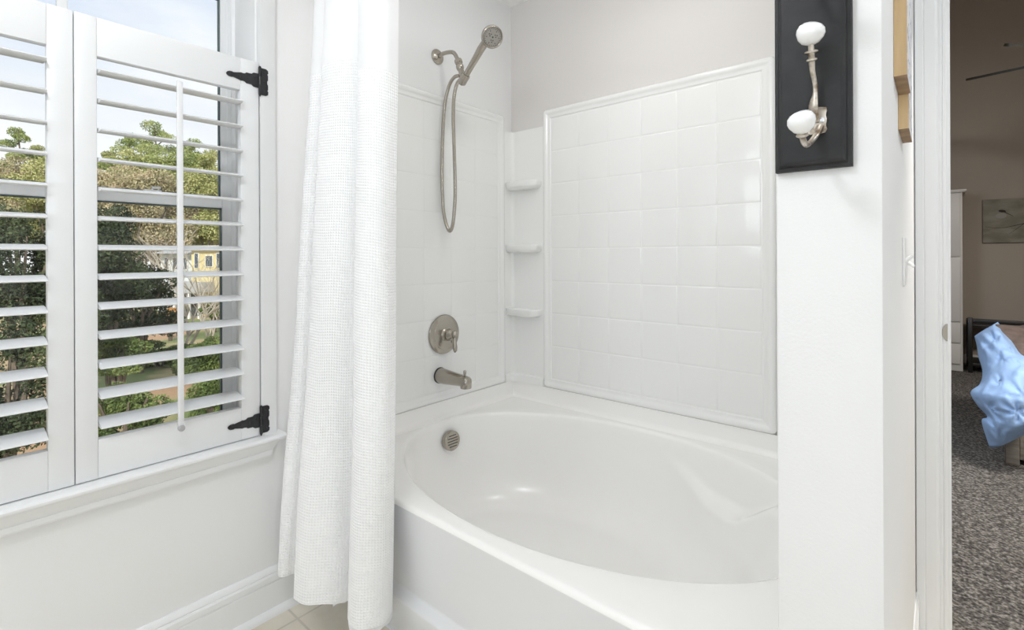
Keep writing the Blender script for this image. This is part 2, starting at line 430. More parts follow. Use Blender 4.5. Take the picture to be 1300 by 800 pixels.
def shutter(y0, y1, hinge_side, label):
    org = (XF, (y0+y1)/2, .597)
    t = thing('window_shutter', label, 'shutter', org, group='café-height plantation shutters')
    def part(name, bm, par=t, m='shutter', **k):
        o = link(name, bm, M[m], par, smooth=True, ang=math.radians(30), **k); o.data.transform(Matrix.Translation(-V(org))); return o
    zt, zb, ot, ob = 1.787, .597, 1.687, .697
    sl, sr = (.0445, .055) if hinge_side > 0 else (.055, .049)
    a, b_ = y0+sl, y1-sr
    bm = nb(); box(bm, XF-TH, XF, y0, a, zb, zt, .002); part('stile', bm)
    bm = nb(); box(bm, XF-TH, XF, b_, y1, zb, zt, .002); part('stile', bm)
    bm = nb(); box(bm, XF-TH+.001, XF-.0006, a, b_, ot, zt-.0005, .0012); part('rail', bm)
    bm = nb(); box(bm, XF-TH+.001, XF-.0006, a, b_, zb+.0005, ob, .0012); part('rail', bm)
    n = 13; sp = (ot-ob)/n; off = .001
    for i in range(n):
        zc = ob+sp*(i+.5)+off
        l = part('louver', louver_mesh(a+.002, b_-.002, zc))
    # tilt rod in front of the slats, with staples
    yc = (a+b_)/2; xr = XF-TH/2+.043
    rd = nb(); box(rd, xr+.003, xr+.012, yc-.0075, yc+.0075, .695, 1.660, .003)
    r = part('tilt_rod', rd)
    bm = nb(); lathe(bm, [(.0075, 0), (.0085, .003), (.0085, .010), (.006, .013), (0, .0135)], (xr+.0055, yc, .690), (1, 0, 0), 16)
    box(bm, xr+.004, xr+.009, yc-.005, yc+.005, .690, .702)
    part('rod_button', bm, t, 'plastic')
    hy = y1+.0015 if hinge_side > 0 else y0-.0015
    hinge(hy, 1.728, hinge_side, t, org); hinge(hy, .646, hinge_side, t, org)
    return t
shutter(.2345, .6815, 1, 'right-hand white louvered shutter panel, hinged beside the shower curtain')
shutter(-.2145, .2325, -1, 'left-hand white louvered shutter panel at the left edge of the picture')
# ================================================================== TUB
tub = thing('bathtub', 'white oval soaking bathtub with a straight apron, in the tiled alcove', 'bathtub', (-.92, 1.41, 0))
def tp(name, bm, m, par, **k):
    o = link(name, bm, M[m], par, **k); o.data.transform(Matrix.Translation(-V((-.92, 1.41, 0)))); return o
TX0, TX1, TY0, TY1, TZ = XW+.001, WX0-.001, .88, YB-.001, .456
cx, cy, ea, eb = -.92, 1.41, .712, .470
N = 288
# angles including the four corners
ang = [2*PI*i/N for i in range(N)]
corn = [math.atan2((sy-cy)/eb, (sx-cx)/ea) % (2*PI) for sx in (TX0, TX1) for sy in (TY0+.012, TY1)]
for c_ in corn:
    k = min(range(N), key=lambda i: abs(ang[i]-c_)); ang[k] = c_
def outer(t, x0, x1, y0, y1):
    dx, dy = math.cos(t)*ea, math.sin(t)*eb; s = 1e9
    if dx > 1e-9: s = min(s, (x1-cx)/dx)
    if dx < -1e-9: s = min(s, (x0-cx)/dx)
    if dy > 1e-9: s = min(s, (y1-cy)/dy)
    if dy < -1e-9: s = min(s, (y0-cy)/dy)
    return cx+dx*s, cy+dy*s
bm = nb(); rings = []
def ring(fn): rings.append([bm.verts.new(fn(t)) for t in ang])
def fr(y0, z):      # front edge roundover rings
    def f(t):
        x, y = outer(t, TX0, TX1, TY0+.012, TY1)
        if y < TY0+.0125: y = y0
        else: z_ = TZ
        return (x, y, z if y == y0 else TZ)
    return f
for a in (90, 65, 40, 20, 0):
    r_ = .014
    ring(fr(TY0+.014-r_*math.sin(math.radians(a)), TZ-r_+r_*math.cos(math.radians(a))))
def deck(u):
    def f(t):
        x, y = outer(t, TX0, TX1, TY0+.014, TY1)
        ix, iy = cx+math.cos(t)*(ea+.014), cy+math.sin(t)*(eb+.014)
        return (lerp(x, ix, u), lerp(y, iy, u), TZ)
    return f
for u in (.25, .5, .75, 1.): ring(deck(u))
for a in (20, 40, 60, 80):
    r_ = .016; ra = math.radians(a)
    ring(lambda t: (cx+math.cos(t)*(ea+.014-r_*math.sin(ra)), cy+math.sin(t)*(eb+.014-r_*math.sin(ra)), TZ-r_+r_*math.cos(ra)))
bx_, by_, ba, bb = -1.0, 1.41, .46, .27
def basin(q):
    def f(t):
        ph = q*PI/2; e = 2/2.7
        u = 1-max(0, math.cos(ph))**e; v = math.sin(ph)**e
        ct, s_ = math.cos(t), math.sin(t)
        z = lerp(TZ-.016, .085, v)
        # reclining end is shallower sloped
        rec = max(0, ct)**2
        u2 = u+(lerp(0, .55, rec))*(v-u)*.8
        x = lerp(cx+ct*(ea-.002), bx_+ct*ba, u2); y = lerp(cy+s_*(eb-.002), by_+s_*bb, u2)
        # backrest + armrest shoulders
        d = abs(math.degrees(math.atan2(s_, ct)))
        zl = .425 if d < 30 else lerp(.425, .300, sstep(30, 52, d)) if d < 60 else lerp(.300, .375, sstep(60, 82, d))
        A = .052 if d < 40 else .052*(1-sstep(54, 84, d))
        A *= 1-.35*(1-sstep(8, 30, d))
        sh = sstep(zl+.012, zl-.016, z)*(1-sstep(.22, .10, z)*.6) if zl+.012 != zl-.016 else 0
        sh = (1-sstep(zl-.022, zl+.020, z))*(1-.6*(1-sstep(.10, .24, z)))
        x -= ct*A*sh; y -= s_*A*sh
        return (x, y, z)
    return f
# unequal steps: dense near the ledges
qs = [i/80 for i in range(1, 81)]
for q in qs: ring(basin(q))
for k in (.66, .33):
    ring(lambda t: (bx_+math.cos(t)*ba*k, by_+math.sin(t)*bb*k, .085-.004*(1-k)))
for i in range(len(rings)-1):
    for j in range(N):
        bm.faces.new((rings[i][j], rings[i][(j+1) % N], rings[i+1][(j+1) % N], rings[i+1][j]))
cv = bm.verts.new((bx_, by_, .080))
for j in range(N): bm.faces.new((rings[-1][j], rings[-1][(j+1) % N], cv))
tp('basin', bm, 'acrylic', tub, smooth=True, ang=math.radians(50))
bm = nb()
ap = [(TY0, TZ-.013), (TY0+.003, TZ-.028), (.925, .172), (.924, .163), (.904, .147), (.903, .139), (.9335, .0), (1.02, 0), (1.02, .30), (TY0+.02, TZ-.020)]
extrude_poly(bm, ap, TX0, TX1, 'x')
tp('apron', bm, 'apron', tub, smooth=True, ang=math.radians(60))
# upstand flange with cove
bm = nb()
fl = [(0, TZ-.004), (.034, TZ-.004), (.034, TZ+.0005), (.022, TZ+.003), (.015, TZ+.009), (.012, TZ+.02), (.0125, .5305), (0, .5305)]
extrude_poly(bm, [(XW+d+.0005, z) for d, z in fl], .884, YB-.0005, 'y')
extrude_poly(bm, [(YB-d-.0005, z) for d, z in fl], XW+.001, WX0-.001, 'x')
tp('flange', bm, 'acrylic', tub, smooth=True, ang=math.radians(40))
bm = nb(); box(bm, TX0, TX1, .9275, .934, 0, .006, .002); tp('caulk', bm, 'hglass' if 0 else 'trim', tub)
# drain
bm = nb(); lathe(bm, [(.035, 0), (.035, .003), (.030, .005), (.012, .004), (0, .004)], (-1.33, 1.30, .084), (0, 0, 1), 28)
tp('drain', bm, 'nickel', tub, smooth=True)
# overflow cover
od = V((1, -.04, .10)).normalized(); oo = V((-1.624, 1.470, .362))
bm = nb(); lathe(bm, [(.041, 0), (.042, .003), (.042, .022), (.040, .025), (.037, .026), (0, .0262)], oo, od, 40)
ovf = tp('overflow_cover', bm, 'nickel', tub, smooth=True)
ovf['label'] = 'round slotted nickel overflow cover'
bm = nb(); a_, b_ = frame_dirs(od)
hz = V((0, 1, 0)); hz = (hz-od*hz.dot(od)).normalized(); vz = od.cross(hz).normalized()
for k in range(-2, 3):
    c = oo+od*.0263+vz*(k*.0115); w = math.sqrt(max(.0001, .033**2-(k*.0115)**2))-.004
    tilt = hz*w+vz*0
    vs = [bm.verts.new(c+s1*hz*w+s2*vz*.0021+od*h) for h in (-.003, .0004) for s2 in (-1, 1) for s1 in (-1, 1)]
    for q in ((0, 1, 3, 2), (4, 6, 7, 5), (0, 4, 5, 1), (2, 3, 7, 6), (0, 2, 6, 4), (1, 5, 7, 3)): bm.faces.new([vs[i] for i in q])
tp('slot', bm, 'nickel_d', ovf)

# ------------------------------------------------------------------ surround
SO = (XW, YB, .528)
surL = thing('shower_surround', 'glossy white moulded square-tile panel behind the shower fittings', 'wall panel', SO)
surB = thing('bathtub_surround', 'glossy white moulded square-tile panel on the long back wall above the bathtub', 'wall panel', SO)
surC = thing('corner_shelf_column', 'white moulded corner column with three small shelves beside the shower', 'corner shelf', SO)
surR = thing('edge_trim', 'plain white edge strip at the far right end of the long tiled panel', 'wall panel', SO)
def sp_(name, bm, m, par=None, **k):
    par = par or surC
    o = link(name, bm, M[m], par, **k); o.data.transform(Matrix.Translation(-V(SO))); return o
EP = [(0, 0), (0, .009), (.002, .014), (.006, .018), (.012, .020), (.019, .019), (.025, .015), (.029, .0125), (.038, .0120), (.043, .0115), (.0445, .0085), (.048, .0085)]
def panel(u0, u1, z0, z1, tiles_u, tiles_z, place, name, lab):
    """place(u, z, h)-> world; outer rectangle; border profile EP swept with rounded corners"""
    bm = nb(); R_ = .018; loops = []
    for inset, h in EP:
        pts = []
        r = max(R_-inset, .0015)
        for (cu, cz, a0) in ((u1-inset-r, z1-inset-r, 0), (u0+inset+r, z1-inset-r, 90), (u0+inset+r, z0+inset+r, 180), (u1-inset-r, z0+inset+r, 270)):
            for i in range(6):
                a = math.radians(a0+i*18); pts.append((cu+r*math.cos(a), cz+r*math.sin(a)))
        loops.append([bm.verts.new(place(u, z, h)) for u, z in pts])
    for A, B in zip(loops, loops[1:]):
        for j in range(len(A)): bm.faces.new((A[j], A[(j+1) % len(A)], B[(j+1) % len(A)], B[j]))
    bm.faces.new(loops[-1])
    # tile pillows
    for i in range(len(tiles_u)-1):
        for k in range(len(tiles_z)-1):
            a0, a1, c0, c1 = tiles_u[i]+.0012, tiles_u[i+1]-.0012, tiles_z[k]+.0012, tiles_z[k+1]-.0012
            L0 = []
            for ins, h in ((0, .0082), (.0008, .0088), (.0024, .0094), (.005, .0097)):
                L0.append([bm.verts.new(place(u, z, h)) for u, z in ((a0+ins, c0+ins), (a1-ins, c0+ins), (a1-ins, c1-ins), (a0+ins, c1-ins))])
            for A, B in zip(L0, L0[1:]):
                for j in range(4): bm.faces.new((A[j], A[(j+1) % 4], B[(j+1) % 4], B[j]))
            bm.faces.new(L0[-1])
    o = sp_(name, bm, 'surround', lab, smooth=True, ang=math.radians(60))
    return o
tz = [.579+.15537*k for k in range(9)]
panel(-1.452, -.431, .531, 1.870, [-1.405+.1545*k for k in range(7)], tz, lambda u, z, h: (u, YB-.0008-h, z), 'tile_sheet', surB)
panel(1.003-.0, 1.873, .531, 1.870, [1.048+.155*k for k in range(6)], tz, lambda u, z, h: (XW+.0008+h, u, z), 'tile_sheet', surL)
# corner panel (L section) and right-hand edge strip
bm = nb()
Lp = [(XW+.0008, 1.873), (XW+.011, 1.873), (XW+.012, YB-.030), (XW+.016, YB-.020), (XW+.024, YB-.013), (XW+.034, YB-.011), (-1.452, YB-.010), (-1.452, YB-.0008), (XW+.0008, YB-.0008)]
extrude_poly(bm, Lp, .531, 1.795, 'z')
sp_('corner_panel', bm, 'surround', smooth=True, ang=math.radians(60))
bm = nb(); box(bm, -.431, WX0-.001, YB-.011, YB-.0008, .531, 1.795, .002); sp_('strip', bm, 'surround', surR)
# sill lip at foot of the corner column
bm = nb(); LL = []
for z, p_ in ((.531, .0185), (.556, .0190), (.564, .0180), (.570, .0150), (.573, .0110)):
    q = [(XW+.001, 1.875), (XW+p_, 1.875), (XW+p_, YB-.044), (XW+p_+.003, YB-.034), (XW+p_+.010, YB-.024), (XW+p_+.020, YB-p_-.002), (XW+p_+.032, YB-p_), (-1.454, YB-p_), (-1.454, YB-.001), (XW+.001, YB-.001)]
    LL.append([bm.verts.new((x, y, z)) for x, y in q])
for A, B in zip(LL, LL[1:]):
    for k in range(len(A)): bm.faces.new((A[k], A[(k+1) % len(A)], B[(k+1) % len(A)], B[k]))
bm.faces.new(LL[0][::-1]); bm.faces.new(LL[-1])
sp_('column_lip', bm, 'surround', smooth=True, ang=math.radians(50))
def shelf(z1):
    bm = nb()
    o_ = [(XW+.010, YB-.009)]
    # outline: along left wall, rounded front, along back wall
    front = cr([(XW+.010, 1.884), (XW+.020, 1.879), (XW+.06, 1.872), (-1.54, 1.866), (-1.495, 1.872), (-1.470, 1.890), (-1.463, 1.915), (-1.462, YB-.009)], 5)
    base = o_+front
    layers = [(z1-.040, .026), (z1-.036, .014), (z1-.031, .006), (z1-.024, .002), (z1-.008, 0), (z1-.003, .0005), (z1-.001, .002), (z1, .005)]
    cx_, cy_ = -1.58, 1.915; L0 = []
    for z, ins in layers:
        ring_ = []
        for i, (x, y) in enumerate(base):
            if i == 0: ring_.append(bm.verts.new((x, y, z))); continue
            d = V((cx_-x, cy_-y)); d = d.normalized()*min(ins, d.length)
            xx, yy = x+d.x, y+d.y
            if i == 1: xx = XW+.010
            if i == len(base)-1: yy = YB-.009
            ring_.append(bm.verts.new((xx, yy, z)))
        L0.append(ring_)
    for A, B in zip(L0, L0[1:]):
        for j in range(len(A)): bm.faces.new((A[j], A[(j+1) % len(A)], B[(j+1) % len(A)], B[j]))
    bm.faces.new(L0[0][::-1]); bm.faces.new(L0[-1])
    sp_('shelf', bm, 'surround', smooth=True, ang=math.radians(50))
for z in (1.535, 1.222, .905): shelf(z)

# ================================================================== FITTINGS
YS = 1.445
XP = XW+.0008+.0105       # face of the tiles
# shower arm + handset
sh = thing('hand_shower', 'brushed nickel handheld shower on a wall arm with a long looping hose', 'shower', (XW, YS, 2.04))
def shp(name, bm, m='nickel', par=sh, **k):
    o = link(name, bm, M[m], par, smooth=True, **k); o.data.transform(Matrix.Translation(-V((XW, YS, 2.04)))); return o
bm = nb(); lathe(bm, [(.033, 0), (.033, .003), (.031, .006), (.024, .008), (.015, .012), (.012, .016)], (XW+.0002, YS, 2.04), (1, 0, 0), 32); shp('wall_flange', bm)
A0 = P(577, 71, Y=YS); A1 = P(583, 84, Y=YS)
arm = cr([(XW+.012, YS, 2.040), (XW+.045, YS, 2.044), (A0.x-.012, YS, 2.034), (A0.x+.012, YS, 2.008), (A1.x, YS, 1.975)], 6)
bm = nb(); tube(bm, arm, .0085, 14); shp('shower_arm', bm)
# swivel nut and bracket
n0 = V((A1.x-.006, YS, 1.990)); nd = (P(588, 101, Y=YS)-n0).normalized()
bm = nb(); lathe(bm, [(.011, -.006), (.0155, -.002), (.0165, .004), (.0165, .012), (.013, .016), (.013, .022), (.016, .026), (.017, .034), (.015, .042), (.011, .048)], n0, nd, 24); shp('swivel_nut', bm)
brk = P(589, 100, Y=YS-.005)
hd = P(612, 60, Y=YS-.012); hv = (hd-brk).normalized()
bm = nb(); lathe(bm, [(.017, -.022), (.0185, -.018), (.0185, .014), (.017, .020)], brk, hv, 24)
tube(bm, [n0+nd*.040, brk-hv*.002], [.012, .014], 14); shp('bracket', bm)
fn = V((.74, -.42, -.52)).normalized()
hc = P(625, 47, Y=YS-.02)
bm = nb()
hl = (hd-brk).length
hp_ = cr([tuple(brk-hv*.028), tuple(brk), tuple(brk+hv*hl*.35), tuple(brk+hv*hl*.75), tuple(hd), tuple(hc-fn*.030)], 5)
rr = []
for i in range(len(hp_)):
    t = i/(len(hp_)-1); rr.append(lerp(.0095, .0125, sstep(0, .25, t)) if t < .3 else lerp(.0125, .0155, sstep(.3, .8, t)) if t < .85 else lerp(.0155, .021, sstep(.85, 1, t)))
tube(bm, hp_, rr, 18); hs = shp('handset', bm)
bm = nb(); lathe(bm, [(0, -.036), (.016, -.035), (.030, -.029), (.039, -.019), (.043, -.008), (.0435, 0), (.042, .005), (.0385, .007), (.036, .0055), (.0355, .004)], hc, fn, 40, caps=False); shp('spray_head', bm)
bm = nb(); lathe(bm, [(.0358, .003), (.034, .0052), (0, .0058)], hc, fn, 36, caps=False)
face = shp('spray_face', bm, 'plastic')
face.data.materials[0] = mat('spray_face_grey', (.36, .34, .31), .35, metal=.5)
bm = nb(); a_, b_ = frame_dirs(fn); rnd = random.Random(4)
def nozzle(u, v, r): lathe(bm, [(r, -.001), (r, .0012), (r*.6, .0018), (0, .0018)], hc+fn*.0055+a_*u+b_*v, fn, 10)
for k in range(3):
    for q in range(3):
        an = 2*PI*k/3+.6; nozzle(.014*math.cos(an)+.0045*math.cos(an+2.1*q), .014*math.sin(an)+.0045*math.sin(an+2.1*q), .0021)
for k in range(6): an = PI*k/3; nozzle(.0245*math.cos(an), .0245*math.sin(an), .0018)
for k in range(24): an = 2*PI*k/24; nozzle(.0305*math.cos(an), .0305*math.sin(an), .0013)
nozzle(0, 0, .003)
nz = shp('nozzles', bm, 'rubber', sh)
nz['kind'] = 'stuff'
# hose
hl_ = [(584, 96), (577, 98), (571, 107), (566, 125), (563.3, 147), (561.6, 185), (561.2, 225), (562.6, 262), (566, 283), (571, 293.5), (575, 284), (577.4, 258), (577.8, 230), (576.6, 190), (575.5, 147), (576.6, 122), (580.5, 106), (587, 99)]
hpts = []
for i, (x, y) in enumerate(hl_):
    p = P(x, y, Y=YS); hpts.append(tuple(p))
bm = nb(); hp2 = cr(hpts, 6)
# ribbed metal hose
tube(bm, hp2, .0076, 12)
shp('hose', bm, ang=math.radians(80))
# valve
YV, ZV = 1.466, .823
vv = thing('shower_valve', 'round brushed nickel shower valve with a hanging lever handle', 'valve', (XP, YV, ZV))
def vp(name, bm, m='nickel', **k):
    o = link(name, bm, M[m], vv, smooth=True, **k); o.data.transform(Matrix.Translation(-V((XP, YV, ZV)))); return o
bm = nb(); lathe(bm, [(.086, 0), (.0865, .004), (.084, .009), (.074, .014), (.067, .015), (.065, .0165), (.058, .0175), (.030, .020), (.028, .022)], (XP, YV, ZV), (1, 0, 0), 56)
for dy in (-.045, .045): lathe(bm, [(.0048, 0), (.0048, .003), (.003, .004), (0, .004)], (XP+.018, YV+dy*.75, ZV-.036), (1, 0, 0), 12)
vp('escutcheon', bm, ang=math.radians(25))
bm = nb(); lathe(bm, [(.029, .018), (.029, .024), (.025, .028), (.024, .036), (.0245, .042), (.021, .050), (.0155, .056), (.012, .062), (.012, .068)], (XP, YV, ZV), (1, 0, 0), 32); vp('hub', bm)
XL = XP+.072
bm = nb(); lathe(bm, [(.0, -.014), (.008, -.0135), (.0125, -.008), (.0135, 0), (.0125, .008), (.008, .0135), (0, .014)], (XL, YV, ZV+.006), (0, 0, 1), 20)
tube(bm, [(XL, YV, ZV), (XL, YV, ZV-.012), (XL+.001, YV, ZV-.030), (XL+.002, YV, ZV-.050), (XL+.002, YV, ZV-.064), (XL+.001, YV, ZV-.072)], [.006, .0058, .0078, .0100, .0085, .003], 16)
vp('lever', bm)
# spout
sp0 = thing('tub_spout', 'brushed nickel tub spout with a pull-up diverter knob', 'spout', (XP, 1.443, .646))
def spp(name, bm, m='nickel', **k):
    o = link(name, bm, M[m], sp0, smooth=True, **k); o.data.transform(Matrix.Translation(-V((XP, 1.443, .646)))); return o
bm = nb(); lathe(bm, [(.0345, 0), (.0350, .002), (.0345, .006)], (XP, 1.443, .646), (1, 0, 0), 32); spp('gasket', bm, 'rubber')
bm = nb(); rgs = []
prof = [(.006, .033, .033, 0), (.04, .0315, .0315, -.001), (.09, .0285, .0275, -.001), (.135, .0255, .0245, -.001), (.157, .0248, .0238, -.001), (.172, .0225, .0215, -.002), (.181, .017, .016, -.003), (.186, .007, .007, -.004)]
for dx, ry, rz, dz in prof:
    rgs.append([bm.verts.new((XP+dx, 1.443+ry*math.cos(2*PI*j/28), .646+dz+rz*math.sin(2*PI*j/28))) for j in range(28)])
for A, B in zip(rgs, rgs[1:]):
    for j in range(28): bm.faces.new((A[j], A[(j+1) % 28], B[(j+1) % 28], B[j]))
bm.faces.new(rgs[0][::-1]); bm.faces.new(rgs[-1])
lathe(bm, [(.0225, 0), (.0236, .002), (.0238, .02), (.0238, .034), (.018, .044)], (XP+.1635, 1.443, .6175), (0, 0, 1), 28)
spp('spout_body', bm)
bm = nb(); lathe(bm, [(.0035, 0), (.0035, .012), (.0058, .013), (.0062, .018), (.0062, .028), (.005, .030), (0, .030)], (XP+.157, 1.443, .660), (0, 0, 1), 18); spp('diverter_knob', bm)
# ================================================================== CURTAIN
cur = thing('shower_curtain', 'white waffle weave shower curtain gathered beside the window', 'shower curtain', (-1.38, .76, .155))
def cp_(name, bm, m, **k):
    o = link(name, bm, M[m], cur, smooth=True, ang=math.radians(180), **k); o.data.transform(Matrix.Translation(-V((-1.38, .76, .155)))); return o
bot = [(-1.585, .765), (-1.612, .735), (-1.600, .713), (-1.574, .712), (-1.560, .728), (-1.558, .755), (-1.530, .785), (-1.490, .760), (-1.462, .712), (-1.440, .688), (-1.402, .697), (-1.372, .722),
       (-1.350, .755), (-1.335, .800), (-1.310, .835), (-1.285, .822), (-1.272, .785), (-1.258, .758), (-1.228, .746), (-1.195, .753), (-1.174, .778), (-1.170, .815), (-1.186, .852)]
top = [(-1.490, .838), (-1.520, .825), (-1.524, .812), (-1.505, .803), (-1.480, .808), (-1.462, .822), (-1.448, .828), (-1.438, .815), (-1.426, .796), (-1.405, .784), (-1.372, .784), (-1.345, .790),
       (-1.315, .804), (-1.290, .820), (-1.275, .832), (-1.262, .828), (-1.254, .808), (-1.243, .792), (-1.215, .780), (-1.170, .776), (-1.135, .785), (-1.118, .803), (-1.118, .835)]
Bq = cr(bot, 8); Tq = cr(top, 8)
ZT, ZB = 2.06, .150
def zband(u):
    return 1.748-.050*sstep(.60, .70, u)-.030*sstep(.72, 1, u)
def hem(u):      # small sag variation of hem along width
    return .006*math.sin(u*17+.5)+.003*math.sin(u*51)
def curt(z0, z1, rows_, m, name, dy=0., dx=0., ins=(0, None), scallop=0, thick=.0012):
    bm = nb(); uvl = bm.loops.layers.uv.new('UVMap')
    a, b_ = ins; B_, T_ = Bq[a:b_], Tq[a:b_]
    arc = [0]
    for i in range(1, len(B_)): arc.append(arc[-1]+math.hypot(B_[i][0]-B_[i-1][0], B_[i][1]-B_[i-1][1]))
    g = []
    for r in range(rows_+1):
        z = lerp(z0, z1, r/rows_); t = max(0, (z-ZB)/(ZT-ZB))
        w = t**.92
        row = []
        for i in range(len(B_)):
            u = arc[i]/arc[-1]
            x = lerp(B_[i][0], T_[i][0], w); y = lerp(B_[i][1], T_[i][1], w)
            # pushed out a little over the tub edge at mid height, right-hand side
            k = math.exp(-((z-.62)/.28)**2)*sstep(.6, 1, u)
            x += .020*k; y += -.012*k
            y += .004*math.sin(z*7+u*19)*(1-t)*.8; x += .004*math.sin(z*5+u*23)*(1-t)
            zz = z
            zlo = zband(u)-.002 if z0 > 1 else z0
            zhi = zband(u) if z1 < 1.9 else z1
            zz = lerp(zlo, zhi, r/rows_)
            if r == 0 and z0 < .2: zz = z+hem(u)+(scallop*abs(math.sin(arc[i]/.017*PI)) if scallop else 0)
            elif z0 < .2: zz = zz+hem(u)*(1-r/rows_)
            row.append(bm.verts.new((x+dx, y+dy, zz)))
        g.append(row)
    for r in range(rows_):
        for i in range(len(B_)-1):
            f = bm.faces.new((g[r][i], g[r][i+1], g[r+1][i+1], g[r+1][i]))
            for l, (rr_, ii) in zip(f.loops, ((r, i), (r, i+1), (r+1, i+1), (r+1, i))):
                l[uvl].uv = (arc[ii], lerp(z0, z1, rr_/rows_))
    o = cp_(name, bm, m)
    md = o.modifiers.new('thick', 'SOLIDIFY'); md.thickness = thick; md.offset = 0; md.use_rim = False
    return o
curt(.155, 1.778, 90, 'waffle', 'waffle_panel')
curt(1.776, ZT, 16, 'sheer', 'top_band')['label'] = 'smooth unpatterned top band'
curt(.128, ZT-.01, 60, 'liner', 'liner', dy=.012, dx=-.014, ins=(96, None))['label'] = 'plain white inner liner'
bm = nb()
# hem roll along the bottom
cp_h = []
arc = 0
for i in range(len(Bq)):
    u = i/(len(Bq)-1)
    cp_h.append((Bq[i][0], Bq[i][1], .157+hem(u)))
rod = thing('curtain_rod', 'straight nickel rod carrying the shower curtain', 'curtain rod', (XW, .81, 2.085))
bm = nb(); tube(bm, [(XW+.0005, .81, 2.085), (WX0-.0005, .81, 2.085)], .0125, 16)
o = link('rod', bm, M['nickel'], rod, smooth=True); o.data.transform(Matrix.Translation(-V((XW, .81, 2.085))))
for xx, dd in ((XW+.0005, 1), (WX0-.0005, -1)):
    bm = nb(); lathe(bm, [(.03, 0), (.03, .006), (.018, .014), (.016, .022)], (xx, .81, 2.085), (dd, 0, 0), 24)
    o = link('end_flange', bm, M['nickel'], rod, smooth=True); o.data.transform(Matrix.Translation(-V((XW, .81, 2.085))))
for k in range(12):
    i = int(4+k*(len(Tq)-9)/11); x, y = Tq[i]
    bm = nb(); tube(bm, [(x, .81+.02*math.cos(a), 2.078+.030*math.sin(a)) for a in [2*PI*q/20 for q in range(21)]], .0016, 6, caps=False)
    o = link('curtain_ring', bm, M['nickel'], cur, smooth=True); o.data.transform(Matrix.Translation(-V((-1.38, .76, .155))))

# ================================================================== HOOK BOARD ON THE WING WALL
YH = WY0
hb = thing('coat_hook_rack', 'black wooden board with porcelain-knobbed hooks, on the end of the wing wall', 'hook rack', (-.128, YH, 1.284))
def hp(name, bm, m, par=hb, **k):
    o = link(name, bm, M[m], par, smooth=True, **k); o.data.transform(Matrix.Translation(-V((-.128, YH, 1.284)))); return o
bm = nb()
hx0, hx1, hz0, hz1 = -.1745, -.0835, 1.2835, 1.80
pr = [(0, 0), (0, .010), (.0012, .0112), (.0045, .0115), (.0055, .0125), (.0065, .0155), (.0105, .0180), (.0125, .0185)]
LL = []
for ins, h in pr:
    LL.append([bm.verts.new((x, YH+.0004-h, z)) for x, z in ((hx0+ins, hz0+ins), (hx1-ins, hz0+ins), (hx1-ins, hz1-ins), (hx0+ins, hz1-ins))])
for A, B in zip(LL, LL[1:]):
    for j in range(4): bm.faces.new((A[j], A[(j+1) % 4], B[(j+1) % 4], B[j]))
bm.faces.new(LL[0][::-1]); bm.faces.new(LL[-1])
hp('board', bm, 'board', ang=math.radians(25))
